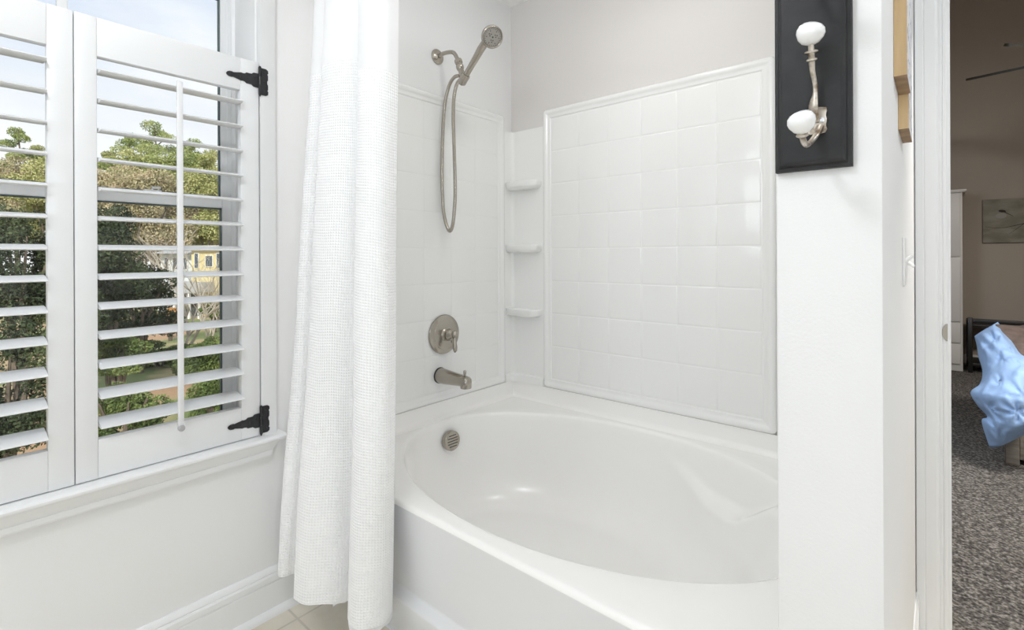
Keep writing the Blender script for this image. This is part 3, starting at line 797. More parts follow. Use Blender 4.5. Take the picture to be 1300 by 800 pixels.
def hook(dz, n):
    YP = YH-.0188
    xc = -.1235
    # base plate with notched ends
    bm = nb()
    q = [(.0125, .0165), (.0135, .012), (.0115, .0055), (.0145, .0), (.0115, -.0055), (.0135, -.012), (.0115, -.0165), (.004, -.0175)]
    q = [(.003, .0185)]+q
    poly = [(xc+a, 1.346+dz+b_) for a, b_ in q]+[(xc-a, 1.346+dz+b_) for a, b_ in q[::-1]]
    extrude_poly(bm, poly, YP-.0028, YP, 'y')
    bmesh.ops.bevel(bm, geom=[e for e in bm.edges if all(v.co.y < YP-.002 for v in e.verts)], offset=.0009, segments=2, affect='EDGES')
    h = hp('hook', bm, 'hook', ang=math.radians(30)); 
    h['label'] = 'aged nickel hook with two white knobs'
    ku = P(1029, 43, Y=YH-.052); kl = P(1018, 155.5, Y=YH-.098)
    ku.z += dz; kl.z += dz
    ku.x = lerp(ku.x, xc-.001, .3)
    def pt(px, py, y): 
        p = P(px, py, Y=y); p.z += dz; return tuple(p)
    bm = nb()
    up = [pt(1038, 154, YP-.003), pt(1034, 146, YP-.008), pt(1032.5, 133, YP-.012), pt(1035, 118, YP-.012), pt(1034.2, 104, YP-.014), pt(1031.5, 90, YP-.018), pt(1030.5, 76, YP-.024), pt(1030, 66, YP-.030), pt(1029.5, 56, YP-.033)]
    rr = [(.0035, .003), (.0058, .0032), (.0062, .0032), (.0030, .0028), (.0029, .0028), (.0033, .003), (.0038, .0036), (.0036, .0034), (.0034, .0032)]
    c_ = cr([(*a, *b_) for a, b_ in zip(up, rr)], 5)
    tube(bm, [t[:3] for t in c_], [t[3:] for t in c_], 12)
    d = (ku-V(up[-3])).normalized(); b0 = V(up[-3])
    for k, (r, w) in enumerate(((.0062, .0014), (.0078, .0014))):
        lathe(bm, [(r*.6, -w*1.6), (r, -w*.6), (r, w*.6), (r*.6, w*1.6)], b0+d*(.0 if k == 0 else .0098), d, 18)
    hp('upper_arm', bm, 'hook', h)
    bm = nb(); a, b_ = frame_dirs(d)
    lathe(bm, [(0, -.0145), (.007, -.0135), (.0125, -.009), (.0162, -.002), (.0168, .003), (.0150, .0085), (.0105, .0125), (.005, .0143), (0, .0147)], ku, (ku-b0).normalized()*.8+V((.25, 0, .0)), 28)
    hp('knob', bm, 'porcelain', h)
    bm = nb()
    lowp = [pt(1041, 160, YP-.003), pt(1037, 170, YP-.008), pt(1030.5, 179, YP-.022), pt(1025, 184, YP-.042), pt(1021, 181, YP-.062), pt(1018.5, 173, YP-.074), pt(1018, 168, YP-.0785)]
    rr = [(.0050, .0035), (.0046, .0035), (.0042, .0033), (.0040, .0033), (.0036, .0034), (.0034, .0034), (.0040, .0040)]
    c_ = cr([(*a, *b_) for a, b_ in zip(lowp, rr)], 5)
    tube(bm, [t[:3] for t in c_], [t[3:] for t in c_], 12)
    d2 = (kl-V(lowp[-2])).normalized()
    lathe(bm, [(.0035, -.002), (.0068, 0), (.0068, .002), (.005, .004)], V(lowp[-2]), d2, 18)
    hp('lower_arm', bm, 'hook', h)
    bm = nb()
    lathe(bm, [(0, -.0145), (.006, -.0135), (.0118, -.009), (.0152, -.002), (.0158, .003), (.0140, .0085), (.010, .012), (.005, .0138), (0, .0142)], kl, d2*.8+V((-.25, 0, .1)), 28)
    hp('knob', bm, 'porcelain', h)
    for sx in (-1, 1):
        bm = nb(); c = V((xc+sx*.0078, YP-.0028, 1.346+dz))
        lathe(bm, [(.0040, 0), (.0038, .0010), (.0024, .0018), (0, .0020)], c, (0, -1, 0), 16)
        s_ = hp('screw', bm, 'screw', h)
hook(0, 0); hook(.2, 1)

# light switch on the passage wall
sw = thing('light_switch', 'white double toggle light switch on the passage wall, seen edge-on', 'light switch', (WX1, 1.30, 1.155))
def swp(name, bm, **k):
    o = link(name, bm, M['plate'], sw, smooth=True, **k); o.data.transform(Matrix.Translation(-V((WX1, 1.30, 1.155)))); return o
bm = nb(); box(bm, WX1+.0003, WX1+.0035, 1.246, 1.362, 1.105, 1.201, .0012); swp('face_plate', bm)
for yy, s in ((1.281, 1), (1.327, -1)):
    bm = nb(); tube(bm, [(WX1+.002, yy, 1.153), (WX1+.016, yy, 1.153+s*.012)], [.0045, .003], 8); swp('toggle', bm)

# stepped plank sign on the passage wall
sg = thing('plank_sign', 'stepped raw wood plank sign with blue-speckled white face on the passage wall', 'wall art', (WX1, 1.2, 1.39))
zz = [(1.000, 1.137, 1.451), (1.122, 1.268, 1.390)]
for i, (ya, yb, zb) in enumerate(zz):
    x1 = WX1+(.0172 if i == 0 else .0150)
    bm = nb(); ye = yb if i else 1.1215
    vs = box(bm, WX1+.0004, x1, ya, ye, zb, 2.05)
    bm.faces.ensure_lookup_table()
    o = link('plank', bm, [M['wood'], M['endgrain'], M['speckle']], sg)
    for p in o.data.polygons:
        p.material_index = 1 if abs(p.normal.z) > .5 else 2 if p.normal.x > .5 else 0
    if i == 0:      # stepped plank overlaps its neighbour a little
        pass
    o.data.transform(Matrix.Translation(-V((WX1, 1.2, 1.39))))

# ================================================================== BEDROOM
BX0, BX1, BY1, BZ = -2.2, 3.4, 7.15, 4.15
bm = nb(); box(bm, BX0, BX1, YB+.06, BY1, -.12, .004); tag(link('floor_bedroom', bm, M['carpet']), kind='structure')
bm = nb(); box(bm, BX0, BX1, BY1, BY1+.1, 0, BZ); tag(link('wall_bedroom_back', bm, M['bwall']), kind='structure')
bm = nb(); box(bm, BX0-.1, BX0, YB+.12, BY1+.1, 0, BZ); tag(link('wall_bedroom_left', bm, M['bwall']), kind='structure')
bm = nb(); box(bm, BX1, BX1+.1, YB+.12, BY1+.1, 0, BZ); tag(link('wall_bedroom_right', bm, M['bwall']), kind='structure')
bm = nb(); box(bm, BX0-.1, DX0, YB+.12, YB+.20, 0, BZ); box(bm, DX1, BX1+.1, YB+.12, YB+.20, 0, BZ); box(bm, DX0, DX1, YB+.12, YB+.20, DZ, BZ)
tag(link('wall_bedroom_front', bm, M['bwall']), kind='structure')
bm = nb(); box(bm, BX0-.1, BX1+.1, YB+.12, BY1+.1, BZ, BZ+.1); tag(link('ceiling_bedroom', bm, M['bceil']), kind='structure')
bm = nb(); extrude_poly(bm, [(BY1-d, z*.72) for d, z in bp_[:0]+[(0, 0), (.016, 0), (.016, .12), (.010, .135), (0, .142)]], BX0, BX1, 'x')
tag(link('baseboard_bedroom', bm, M['wardrobe'], smooth=True), kind='structure')

# wardrobe
wd = thing('wardrobe', 'tall white panelled wardrobe against the bedroom back wall', 'wardrobe', (-.2, 6.87, .004))
def wdp(name, bm, m='wardrobe', par=wd, **k):
    o = link(name, bm, M[m], par, smooth=True, ang=math.radians(30), **k); o.data.transform(Matrix.Translation(-V((-.2, 6.87, .004)))); return o
wx0, wx1, wy0, wy1 = -.60, .190, 6.62, 7.12
bm = nb(); box(bm, wx0, wx1, wy0, wy1, .004, 1.775, .003); wdp('body', bm)
bm = nb(); box(bm, wx0-.02, wx1+.022, wy0-.03, wy1, 1.775, 1.785, .002); box(bm, wx0-.03, wx1+.03, wy0-.04, wy1, 1.785, 1.802, .003); wdp('crown', bm)
def raised(bm, x0, x1, z0, z1, y):
    box(bm, x0, x1, y-.018, y, z0, z1, .003)
    LL = []
    for ins, h in ((.045, 0), (.050, -.006), (.062, -.006), (.085, .002)):
        LL.append([bm.verts.new((x, y-.0185-h, z)) for x, z in ((x0+ins, z0+ins), (x1-ins, z0+ins), (x1-ins, z1-ins), (x0+ins, z1-ins))])
    for A, B in zip(LL, LL[1:]):
        for j in range(4): bm.faces.new((A[j], A[(j+1) % 4], B[(j+1) % 4], B[j]))
    bm.faces.new(LL[-1])
mid = (wx0+wx1)/2
for a, b_ in ((wx0+.018, mid-.004), (mid+.004, wx1-.018)):
    bm = nb(); raised(bm, a, b_, 1.14, 1.755, wy0); raised(bm, a, b_, .495, 1.132, wy0); d_ = wdp('door', bm)
    bm = nb(); kx = b_-.03 if a < mid-.1 else a+.03
    lathe(bm, [(.006, 0), (.006, .01), (.014, .016), (.014, .024), (0, .028)], (kx, wy0-.018, 1.0), (0, -1, 0), 14); wdp('knob', bm, 'fan2', d_)
for z0, z1 in ((.285, .478), (.075, .268)):
    bm = nb(); box(bm, wx0+.018, wx1-.018, wy0-.018, wy0, z0, z1, .003); d_ = wdp('drawer', bm)
    bm = nb(); lathe(bm, [(.006, 0), (.006, .01), (.014, .016), (.014, .024), (0, .028)], (mid, wy0-.018, (z0+z1)/2), (0, -1, 0), 14); wdp('knob', bm, 'fan2', d_)

# black table
bt = thing('black_side_table', 'black wooden side table between the wardrobe and the bed', 'table', (.52, 6.8, .004))
def btp(name, bm, **k):
    o = link(name, bm, M['black'], bt, smooth=True, ang=math.radians(30), **k); o.data.transform(Matrix.Translation(-V((.52, 6.8, .004)))); return o
for lx in (.226, .79):
    for ly in (6.60, 6.97):
        bm = nb(); box(bm, lx, lx+.034, ly, ly+.034, .004, .545 if ly < 6.7 else .50, .003); btp('leg', bm)
bm = nb(); box(bm, .26, .79, 6.604, 6.630, .488, .528, .003); box(bm, .26, .79, 6.974, 7.0, .46, .50, .003)
box(bm, .230, .256, 6.634, 6.97, .47, .505, .003); box(bm, .794, .82, 6.634, 6.97, .47, .505, .003); btp('apron_rail', bm)
bm = nb(); box(bm, .23, .82, 6.605, 7.0, .07, .10, .003); btp('lower_shelf', bm)
bm = nb(); box(bm, .245, .80, 6.635, 6.965, .455, .47, .003); btp('table_top', bm)

# picture
pc = thing('bedroom_picture', 'grey-brown canvas print of a small dark-capped bird on a twig', 'picture', (.81, BY1, 1.5))
bm = nb(); box(bm, .361, 1.26, BY1-.032, BY1-.0005, 1.279, 1.726, .002)
o = link('canvas', bm, M['canvas'], pc); o.data.transform(Matrix.Translation(-V((.81, BY1, 1.5))))
bm = nb(); yp = BY1-.0325
def pic(px, py): 
    p = P(px, py, Y=yp); return p
c = pic(1272.5, 268)
bm = nb(); ov = [bm.verts.new((c.x+.026*math.cos(2*PI*i/20)*(1 if math.cos(2*PI*i/20) > 0 else 1.1), yp-.0005, c.z+.013*math.sin(2*PI*i/20)-.004*math.cos(2*PI*i/20))) for i in range(20)]
bm.faces.new(ov)
def stroke(pts, w0, w1):
    ps = [pic(*q) for q in pts]; A = []; B = []
    for i, p in enumerate(ps):
        w = lerp(w0, w1, i/(len(ps)-1)); A.append(bm.verts.new((p.x, yp-.0005, p.z+w))); B.append(bm.verts.new((p.x, yp-.0005, p.z-w)))
    for i in range(len(ps)-1): bm.faces.new((A[i], A[i+1], B[i+1], B[i]))
stroke([(1275, 269), (1281, 272), (1286.5, 274.5)], .005, .002)
stroke([(1250, 288), (1262, 289.5), (1276, 289), (1288, 286.5), (1297, 284.5), (1306, 282)], .0012, .004)
stroke([(1281, 297), (1290, 291), (1300, 284)], .001, .003)
o = link('bird_print', bm, M['dark_print'], pc); o.data.transform(Matrix.Translation(-V((.81, BY1, 1.5))))
bm = nb()
c2 = pic(1271, 274)
ov = [bm.verts.new((c2.x+.040*math.cos(2*PI*i/20), yp-.0003, c2.z+.028*math.sin(2*PI*i/20))) for i in range(20)]; bm.faces.new(ov)
o = link('bird_print', bm, mat('pale_print', (.33, .31, .27), .85), pc); o.data.transform(Matrix.Translation(-V((.81, BY1, 1.5))))

# bed
bd = thing('bed', 'wooden bed with weathered grey frame, under a brown blanket', 'bed', (1.25, 4.33, .004))
def bdp(name, bm, m, **k):
    o = link(name, bm, M[m], bd, smooth=True, ang=math.radians(40), **k); o.data.transform(Matrix.Translation(-V((1.25, 4.33, .004)))); return o
for lx in (.285, 2.20):
    for ly in (3.87, 4.75):
        bm = nb(); box(bm, lx, lx+.055, ly, ly+.055, .004, .26, .004); bdp('leg', bm, 'bedwood')
bm = nb(); box(bm, .342, 2.198, 3.882, 3.905, .035, .258, .003); box(bm, .342, 2.198, 4.77, 4.795, .035, .258, .003); box(bm, .295, .318, 3.927, 4.748, .035, .258, .003); box(bm, .29, 2.25, 3.875, 4.80, .260, .285, .003)
bdp('bed_frame', bm, 'bedwood')
bm = nb(); box(bm, .31, 2.22, 3.90, 4.78, .286, .50, .05, 5); bdp('mattress', bm, 'wardrobe')
bm = nb(); box(bm, 2.256, 2.30, 3.86, 4.81, .004, 1.0, .006); bdp('headboard', bm, 'bedwood')
bm = nb(); g = []
nu, nv = 70, 44
for j in range(nv+1):
    row = []
    for i in range(nu+1):
        u = -.24+i/nu*2.1; v_ = -.22+j/nv*1.26
        x = .305+max(0, u); y = 3.895+max(0, min(v_, .90)); z = .535
        z += .135*sstep(.30, .80, v_)+.10*sstep(.10, .5, u)*sstep(.3, .9, v_)
        if u < 0: x = .275+.01*math.sin(v_*14); z = z-.03+u
        if v_ < 0: y = 3.865+.01*math.sin(u*15); z = min(z, .52+v_)
        if v_ > .90: y = 4.82+.01*math.sin(u*13); z = min(z, z-.02-(v_-.90)*1.0)
        z = max(z, .275)
        z += (.035*noise.noise(V((x*4, y*4, 1)))+.010*noise.noise(V((x*13, y*13, 4))))*(1 if z > .4 else .15)
        row.append(bm.verts.new((x, y, max(z, .262))))
    g.append(row)
for j in range(nv):
    for i in range(nu): bm.faces.new((g[j][i], g[j][i+1], g[j+1][i+1], g[j+1][i]))
bl = link('brown_blanket', bm, M['brown'], smooth=True, ang=PI)
md = bl.modifiers.new('s', 'SOLIDIFY'); md.thickness = .02; md.offset = 1
tag(bl, 'brown blanket spread over the bed behind the pale blue comforter', 'blanket')

# comforter heap
rowsP = [
 [(1236, 426, 4.75), (1243, 421, 4.68), (1250, 416.5, 4.64), (1258, 412, 4.62), (1262, 410, 4.65), (1266, 407.5, 4.75)],
 [(1239, 438, 4.60), (1247, 434, 4.46), (1256, 430, 4.40), (1265, 426, 4.38), (1270, 424, 4.42), (1275, 421, 4.55)],
 [(1241, 452, 4.45), (1251, 449, 4.28), (1262, 446, 4.20), (1273, 441, 4.17), (1279, 438, 4.22), (1285, 434, 4.36)],
 [(1246, 470, 4.30), (1257, 468, 4.08), (1269, 464, 4.00), (1281, 458, 3.96), (1288, 454, 4.00), (1296, 449, 4.15)],
 [(1243, 486, 4.12), (1256, 484, 3.88), (1270, 480, 3.80), (1284, 474, 3.76), (1298, 466, 3.78), (1314, 456, 3.92)],
 [(1231, 497, 4.00), (1248, 500, 3.76), (1266, 498, 3.68), (1284, 494, 3.64), (1304, 488, 3.66), (1326, 480, 3.78)],
 [(1239, 513, 3.92), (1253, 515, 3.74), (1268, 515, 3.65), (1287, 514, 3.60), (1308, 510, 3.62), (1332, 503, 3.72)],
 [(1252, 528, 3.90), (1260, 530, 3.74), (1271, 531, 3.66), (1289, 531, 3.60), (1310, 528, 3.62), (1334, 522, 3.70)],
 [(1245, 534, 3.86), (1257, 541, 3.74), (1270, 545, 3.67), (1288, 546, 3.62), (1310, 541, 3.63), (1334, 534, 3.70)],
 [(1255, 567, 3.84), (1262, 567, 3.78), (1271, 565, 3.73), (1284, 559, 3.70), (1304, 549, 3.70), (1330, 538, 3.74)]]
ctl = [[tuple(P(x, y, Y=d)) for x, y, d in r] for r in rowsP]
ctl2 = [cr(r, 8) for r in ctl]
cols = list(zip(*ctl2)); cols = [cr(list(c_), 7) for c_ in cols]
nr, nc = len(cols[0]), len(cols)
tufts = []
for (x, y, d) in [(1262, 430, 4.36), (1272, 455, 4.05), (1252, 455, 4.26), (1284, 440, 4.17), (1272, 487, 3.77), (1256, 519, 3.7), (1298, 462, 3.82), (1290, 522, 3.6), (1242, 508, 3.85), (1300, 500, 3.65), (1266, 548, 3.7)]:
    tufts.append(P(x, y, Y=d))
bm = nb(); g = []
for i in range(nc):
    col_ = []
    for j in range(nr):
        p = V(cols[i][j]); d = min((p-t).length for t in tufts)
        puff = .024*sstep(0, .10, d)
        k = min(tufts, key=lambda t: (p-t).length); an = math.atan2((p-k).z, (p-k).x)
        puff += .016*math.cos(an*6+k.x*40)*math.exp(-d/.07)
        puff += .014*noise.noise(p*14)
        if j < 22: puff += .010*math.sin((p.z*.75+p.x*.5)*110)*(1-j/22)*1.6
        e = min(i, nc-1-i, j, nr-1-j); puff *= sstep(0, 8, e)
        n = V((-.25, -.85, .45)).normalized()
        col_.append(bm.verts.new(p+n*(puff-.016)))
    g.append(col_)
for i in range(nc-1):
    for j in range(nr-1): bm.faces.new((g[i][j], g[i][j+1], g[i+1][j+1], g[i+1][j]))
cf = link('comforter', bm, M['quilt'], smooth=True, ang=PI)
md = cf.modifiers.new('s', 'SOLIDIFY'); md.thickness = .02; md.offset = -1
tag(cf, 'pale blue pinch-pleated comforter heaped off the corner of the bed', 'comforter')

# ceiling fan
fa = thing('ceiling_fan', 'dark ceiling fan hanging in the bedroom, blades seen edge-on', 'ceiling fan', (.93, 4.95, 2.5))
def fap(name, bm, m, **k):
    o = link(name, bm, M[m], fa, smooth=True, ang=math.radians(40), **k); o.data.transform(Matrix.Translation(-V((.93, 4.95, 2.5)))); return o
hub = V((.93, 4.95, 2.50))
bm = nb(); tube(bm, [hub+V((0, 0, .1)), V((.93, 4.95, BZ-.05))], .015, 12); fap('downrod', bm, 'fan2')
bm = nb(); lathe(bm, [(.07, 0), (.07, .02), (.02, .05)][::-1], (.93, 4.95, BZ-.055), (0, 0, 1), 24); fap('canopy', bm, 'fan2')
bm = nb(); lathe(bm, [(0, -.10), (.06, -.09), (.10, -.06), (.12, 0), (.12, .05), (.08, .09), (.03, .12)], hub, (0, 0, 1), 28); fap('motor', bm, 'fan2')
cam = V((0, 0, CAM_H))
def blade(tip, nrm=None, w=.065):
    root = hub+V((0, 0, -.01)); d = (tip-root); L = d.length; d.normalize()
    if nrm is None:
        vw = ((root+tip)/2-cam).normalized(); nrm = d.cross(vw).normalized()
        if nrm.z < 0: nrm = -nrm
    else: nrm = (V(nrm)-d*V(nrm).dot(d)).normalized()
    s = d.cross(nrm).normalized(); bm = nb()
    prof = [(.10, .3), (.16, .85), (.3, 1), (.75, 1.05), (.93, .95), (.98, .7), (1, .3)]
    up, dn = [], []
    for u, ww in prof:
        for lst, h in ((up, .009), (dn, -.009)):
            lst.append((bm.verts.new(root+d*L*u+s*w*ww+nrm*h), bm.verts.new(root+d*L*u-s*w*ww+nrm*h)))
    for lst in (up, dn):
        for a, b_ in zip(lst, lst[1:]): bm.faces.new((a[0], b_[0], b_[1], a[1]))
    for i in range(len(prof)-1):
        for k in (0, 1): bm.faces.new((up[i][k], up[i+1][k], dn[i+1][k], dn[i][k]))
    bm.faces.new((up[0][0], up[0][1], dn[0][1], dn[0][0])); bm.faces.new((up[-1][0], up[-1][1], dn[-1][1], dn[-1][0]))
    fap('blade', bm, 'fan')
t1 = P(1228, 101, Z=2.40)
t1 = P(1228, 101, D=3.95); blade(t1)
t2 = P(1276, 57, D=3.35)
blade(t2, None, .05)
for an in (-70, -10, 55): blade(hub+V((.75*math.cos(math.radians(an)), .75*math.sin(math.radians(an)), -.01)), (.2*math.sin(math.radians(an)), .2*math.cos(math.radians(an)), 1))
# ================================================================== OUTSIDE
GZ = -3.0
bm = nb(); g = []
for j in range(61):
    row = []
    for i in range(61):
        x = -2.6-90*(i/60)**1.5; y = -60+120*j/60
        z = GZ+(.5*noise.noise(V((x*.07, y*.07, 0)))+.12*noise.noise(V((x*.4, y*.4, 2))))*min(1, i/10)
        row.append(bm.verts.new((x, y, z)))
    g.append(row)
for j in range(60):
    for i in range(60): bm.faces.new((g[j][i], g[j][i+1], g[j+1][i+1], g[j+1][i]))
tag(link('garden_ground', bm, M['ground'], smooth=True), kind='structure')

def leaves(bm, blobs, n, s, rnd, flat=0.):
    tot = sum(b[3]*b[4]*b[5] for b in blobs)**1
    for (x, y, z, rx, ry, rz) in blobs:
        k = max(6, int(n*(rx*ry*rz)/tot))
        for _ in range(k):
            while True:
                a = V((rnd.uniform(-1, 1), rnd.uniform(-1, 1), rnd.uniform(-1, 1)))
                if .15 < a.length < 1: break
            a *= (.75+.25/a.length*a.length**.0)
            c = V((x+a.x*rx, y+a.y*ry, z+a.z*rz))
            d1 = V((rnd.gauss(0, 1), rnd.gauss(0, 1), rnd.gauss(0, 1)*(1-flat))).normalized(); d2 = d1.cross(V((rnd.gauss(0, 1), rnd.gauss(0, 1), rnd.gauss(0, 1)))).normalized()
            q = s*rnd.uniform(.6, 1.3)
            bm.faces.new([bm.verts.new(c+d1*q), bm.verts.new(c+d2*q*.55), bm.verts.new(c-d1*q), bm.verts.new(c-d2*q*.55)])
def rawlink(name, bm, m, parent):
    me = bpy.data.meshes.new(name); bm.to_mesh(me); bm.free(); me.materials.append(M[m])
    o = bpy.data.objects.new(name, me); C.objects.link(o); o.parent = parent; return o
def pine(px, ptop, D, label, m='pine', seed=0, spread=2.4, low=.45, n=5200, ls=.17, dead=False):
    b0 = P(px, 325, D=D); topz = P(px, ptop, D=D).z; H = topz-GZ
    t = thing('pine_tree', label, 'tree', (b0.x, b0.y, GZ-.1)); rnd = random.Random(seed)
    bm = nb(); pts = [(.3*math.sin(k*1.3+seed)*k/6, .3*math.cos(k*1.1+seed)*k/6, H*k/6) for k in range(7)]
    tube(bm, pts, [lerp(.20, .05, k/6) for k in range(7)], 8); tr = link('trunk', bm, M['bark'], t)
    bm = nb(); blobs = []; bb_ = nb()
    nb_ = 15
    for k in range(nb_):
        f = low+(1-low)*k/(nb_-1); an = k*2.4+seed; r = spread*(1-.75*((f-low)/(1-low))**1.4)*rnd.uniform(.55, 1.1)
        z = H*f-.3; x, y = r*math.cos(an)*.8, r*math.sin(an)*.8
        tube(bb_, [(0, 0, z-.6), (x*.6, y*.6, z-.25), (x, y, z)], [.06, .04, .02], 5)
        blobs.append((x, y, z, r*.36+.45, r*.36+.45, .38+.25*rnd.random()))
        blobs.append((x*.55, y*.55, z+.2, .7, .7, .4))
    link('branches', bb_, M['bark'], tr)
    leaves(bm, blobs, int(n*4.5), ls*.52, rnd); rawlink('crown', bm, m, t)
def bushy(name, px, ptop, pbot, D, w, label, cat, m, seed, n=4500, ls=.14, dens=9, depth=None, trunk='bark'):
    c0 = P(px, ptop, D=D); z1 = c0.z; z0 = P(px, pbot, D=D).z; H = z1-z0
    t = thing(name, label, cat, (c0.x, c0.y, z0)); rnd = random.Random(seed); blobs = []
    dp = depth or w*.6
    for k in range(dens*2):
        a = rnd.uniform(0, 2*PI); f = rnd.random(); r = math.sqrt(rnd.random())*.7
        sq = math.sqrt(max(.1, 1-(max(0, f-.45)/.62)**2))
        blobs.append((w*r*math.cos(a)*sq, dp*r*math.sin(a)*sq, H*(.12+.76*f), w*.30, dp*.30, H*.15))
    bm = nb(); leaves(bm, blobs, int(n*(3.2 if D > 35 else 1.6)), ls*(.58 if D > 35 else .85), rnd); cr_ = rawlink('foliage', bm, m, t)
    # local x axis faces across the view
    t.rotation_euler = (0, 0, YAW*.9+.35)
    bm = nb()
    for k in range(5): tube(bm, [(0, 0, min(-.05, GZ-z0)), (w*.15*math.cos(k*1.3), dp*.15*math.sin(k*1.3), H*.3), (w*.45*math.cos(k*1.3), dp*.45*math.sin(k*1.3), H*.75)], [.07, .05, .015], 6)
    link('stems', bm, M[trunk], t)
    return t
def baretree(px, ptop, pbase, D, label, seed, w=1.6, m='palebark', kids=7, twig='twig'):
    b0 = P(px, pbase, D=D); b0.z = GZ; H = P(px, ptop, D=D).z-b0.z; rnd = random.Random(seed)
    t = thing('bare_tree', label, 'tree', (b0.x, b0.y, b0.z)); bm = nb()
    def grow(p, d, L, r, lv):
        q = p+d*L; mid = p+d*L*.5+V((rnd.gauss(0, 1), rnd.gauss(0, 1), 0))*L*.05
        tube(bm, [p, mid, q], [r, r*.8, r*.55], 5)
        if lv:
            for _ in range(3 if lv > 1 else 4):
                nd_ = (d+V((rnd.gauss(0, .55), rnd.gauss(0, .55), rnd.uniform(-.05, .45)))).normalized()
                grow(q if rnd.random() < .6 else mid, nd_, L*.72, r*.52, lv-1)
    for k in range(3):
        grow(V((0, 0, 0)), V((rnd.gauss(0, .28), rnd.gauss(0, .28), 1)).normalized(), H*.36, .05*H/4, 4)
    link('trunk', bm, M[m], t)
    return t

# pines and mixed trees along the skyline
pine(22, 163, 53, 'tall pine with rounded crown behind the left-hand shutter', seed=1, spread=4.05)
pine(52, 186, 61, 'lower pine just right of the rounded one, behind the left-hand shutter', seed=2, spread=3.24, m='olive')
pine(-30, 150, 56, 'pine beyond the left edge of the window', seed=14, spread=4.05)
pine(202, 158, 50, 'tallest open-crowned pine rising above the other trees', seed=3, spread=4.73, low=.60, n=5200, ls=.15)
pine(168, 172, 53, 'thin pine reaching left beside the tallest open-crowned pine', seed=4, spread=3.51, low=.6, n=3000)
pine(243, 178, 53, 'pine with narrow top right of the tilt rod', seed=5, spread=3.51, low=.55, n=4000)
pine(266, 192, 47, 'yellow-green pine next to the right side of the sash', seed=6, spread=3.10, low=.45, m='olive')
pine(138, 193, 56, 'short pine at the left side of the right-hand shutter view', seed=7, spread=3.10, low=.45, m='olive')
bushy('oak_tree', 175, 190, 318, 46, 4.59, 'rounded green oak in front of the tall open pine', 'tree', 'olive', 21, 7000, .17, 12)
bushy('oak_tree', 222, 192, 318, 47, 4.32, 'dark green oak right of the tall open pine trunk', 'tree', 'pine', 22, 6500, .17, 12)
bushy('oak_tree', 135, 205, 318, 42, 4.32, 'rusty brown tree at the foot of the short pine', 'tree', 'rust', 23, 6500, .16, 12)
bushy('oak_tree', 190, 212, 318, 40, 4.05, 'brownish-green tree below the rounded oak', 'tree', 'rust', 24, 6500, .16, 12)
bushy('oak_tree', 262, 205, 318, 42, 3.78, 'olive tree beside the sash, above the yellow house', 'tree', 'olive', 25, 6000, .16, 12)
bushy('oak_tree', 18, 198, 318, 46, 4.86, 'mixed green and brown tree below the rounded pine', 'tree', 'rust', 26, 7000, .17, 12)
bushy('oak_tree', 62, 200, 318, 43, 4.59, 'pale olive tree behind the middle stiles of the shutters', 'tree', 'olive', 27, 6000, .17, 12)
# bushy('oak_tree', 95, 190, 318, 49, 4.59, 'green tree hidden mostly behind the middle stiles', 'tree', 'pine', 28, 5000, .17, 12)
# bare brush
bushy('brush_thicket', 225, 262, 335, 46, 5.76, 'bare brown brush thicket behind the meeting rail', 'bush', 'twig', 31, 8500, .11, 12, trunk='palebark')
bushy('brush_thicket', 172, 262, 335, 43, 4.22, 'grey-brown brush left of the bare thicket', 'bush', 'rust', 32, 6500, .10, 12)
bushy('brush_thicket', 285, 262, 335, 49, 5.76, 'brown brush above the yellow house', 'bush', 'twig', 33, 5500, .11, 10)
baretree(226, 262, 412, 19, 'bare pale-branched tree standing in the leaf litter', 41, twig='twig')
baretree(262, 330, 420, 22, 'small bare sapling before the grey porch', 42)
# dark evergreens, near
bushy('evergreen_shrub', 138, 262, 430, 14.5, 1.35, 'dark evergreen shrub at the left of the right-hand shutter', 'bush', 'dark', 51, 9000, .055, 12)
bushy('evergreen_shrub', 178, 335, 430, 17, 1.6, 'low dark evergreen right of the big dark shrub', 'bush', 'dark', 52, 7500, .06, 12)
bushy('evergreen_shrub', 25, 258, 430, 12, 1.7, 'big dark evergreen seen through the left-hand shutter', 'bush', 'dark', 53, 11000, .05, 14)
bushy('evergreen_shrub', 80, 300, 450, 12.5, 1.2, 'dark evergreen mostly behind the middle stiles', 'bush', 'dark', 54, 6000, .055, 10)
bushy('evergreen_shrub', 5, 400, 600, 8.0, 1.0, 'dark evergreen low in the left-hand shutter view', 'bush', 'dark', 55, 7500, .04, 12)
bushy('evergreen_shrub', 155, 480, 590, 8.8, .85, 'green-leaved shrub just below the window', 'bush', 'hedge', 56, 8000, .035, 12)
bushy('hedge_bush', 205, 432, 470, 18, 1.5, 'rounded green hedge bush in the middle of the yard', 'bush', 'hedge', 57, 6000, .06, 10)
bushy('hedge_bush', 262, 425, 478, 16, 1.2, 'green hedge bush beside the right side of the sash', 'bush', 'hedge', 58, 6000, .05, 10)
bushy('hedge_bush', 268, 470, 530, 12.5, .75, 'dark green bush low at the right of the window', 'bush', 'hedge', 59, 5000, .04, 10)
bushy('hedge_bush', 150, 425, 480, 14, 1.3, 'spreading green bush at the foot of the dark evergreens', 'bush', 'hedge', 60, 6000, .05, 10)
bushy('orange_bush', 216, 391, 420, 24, .8, 'small orange-leaved bush near the grey porch', 'bush', 'orange', 61, 2500, .06, 8)
bushy('hedge_bush', 272, 382, 408, 27, 1.0, 'small green bush against the grey porch', 'bush', 'hedge', 62, 3000, .07, 8)

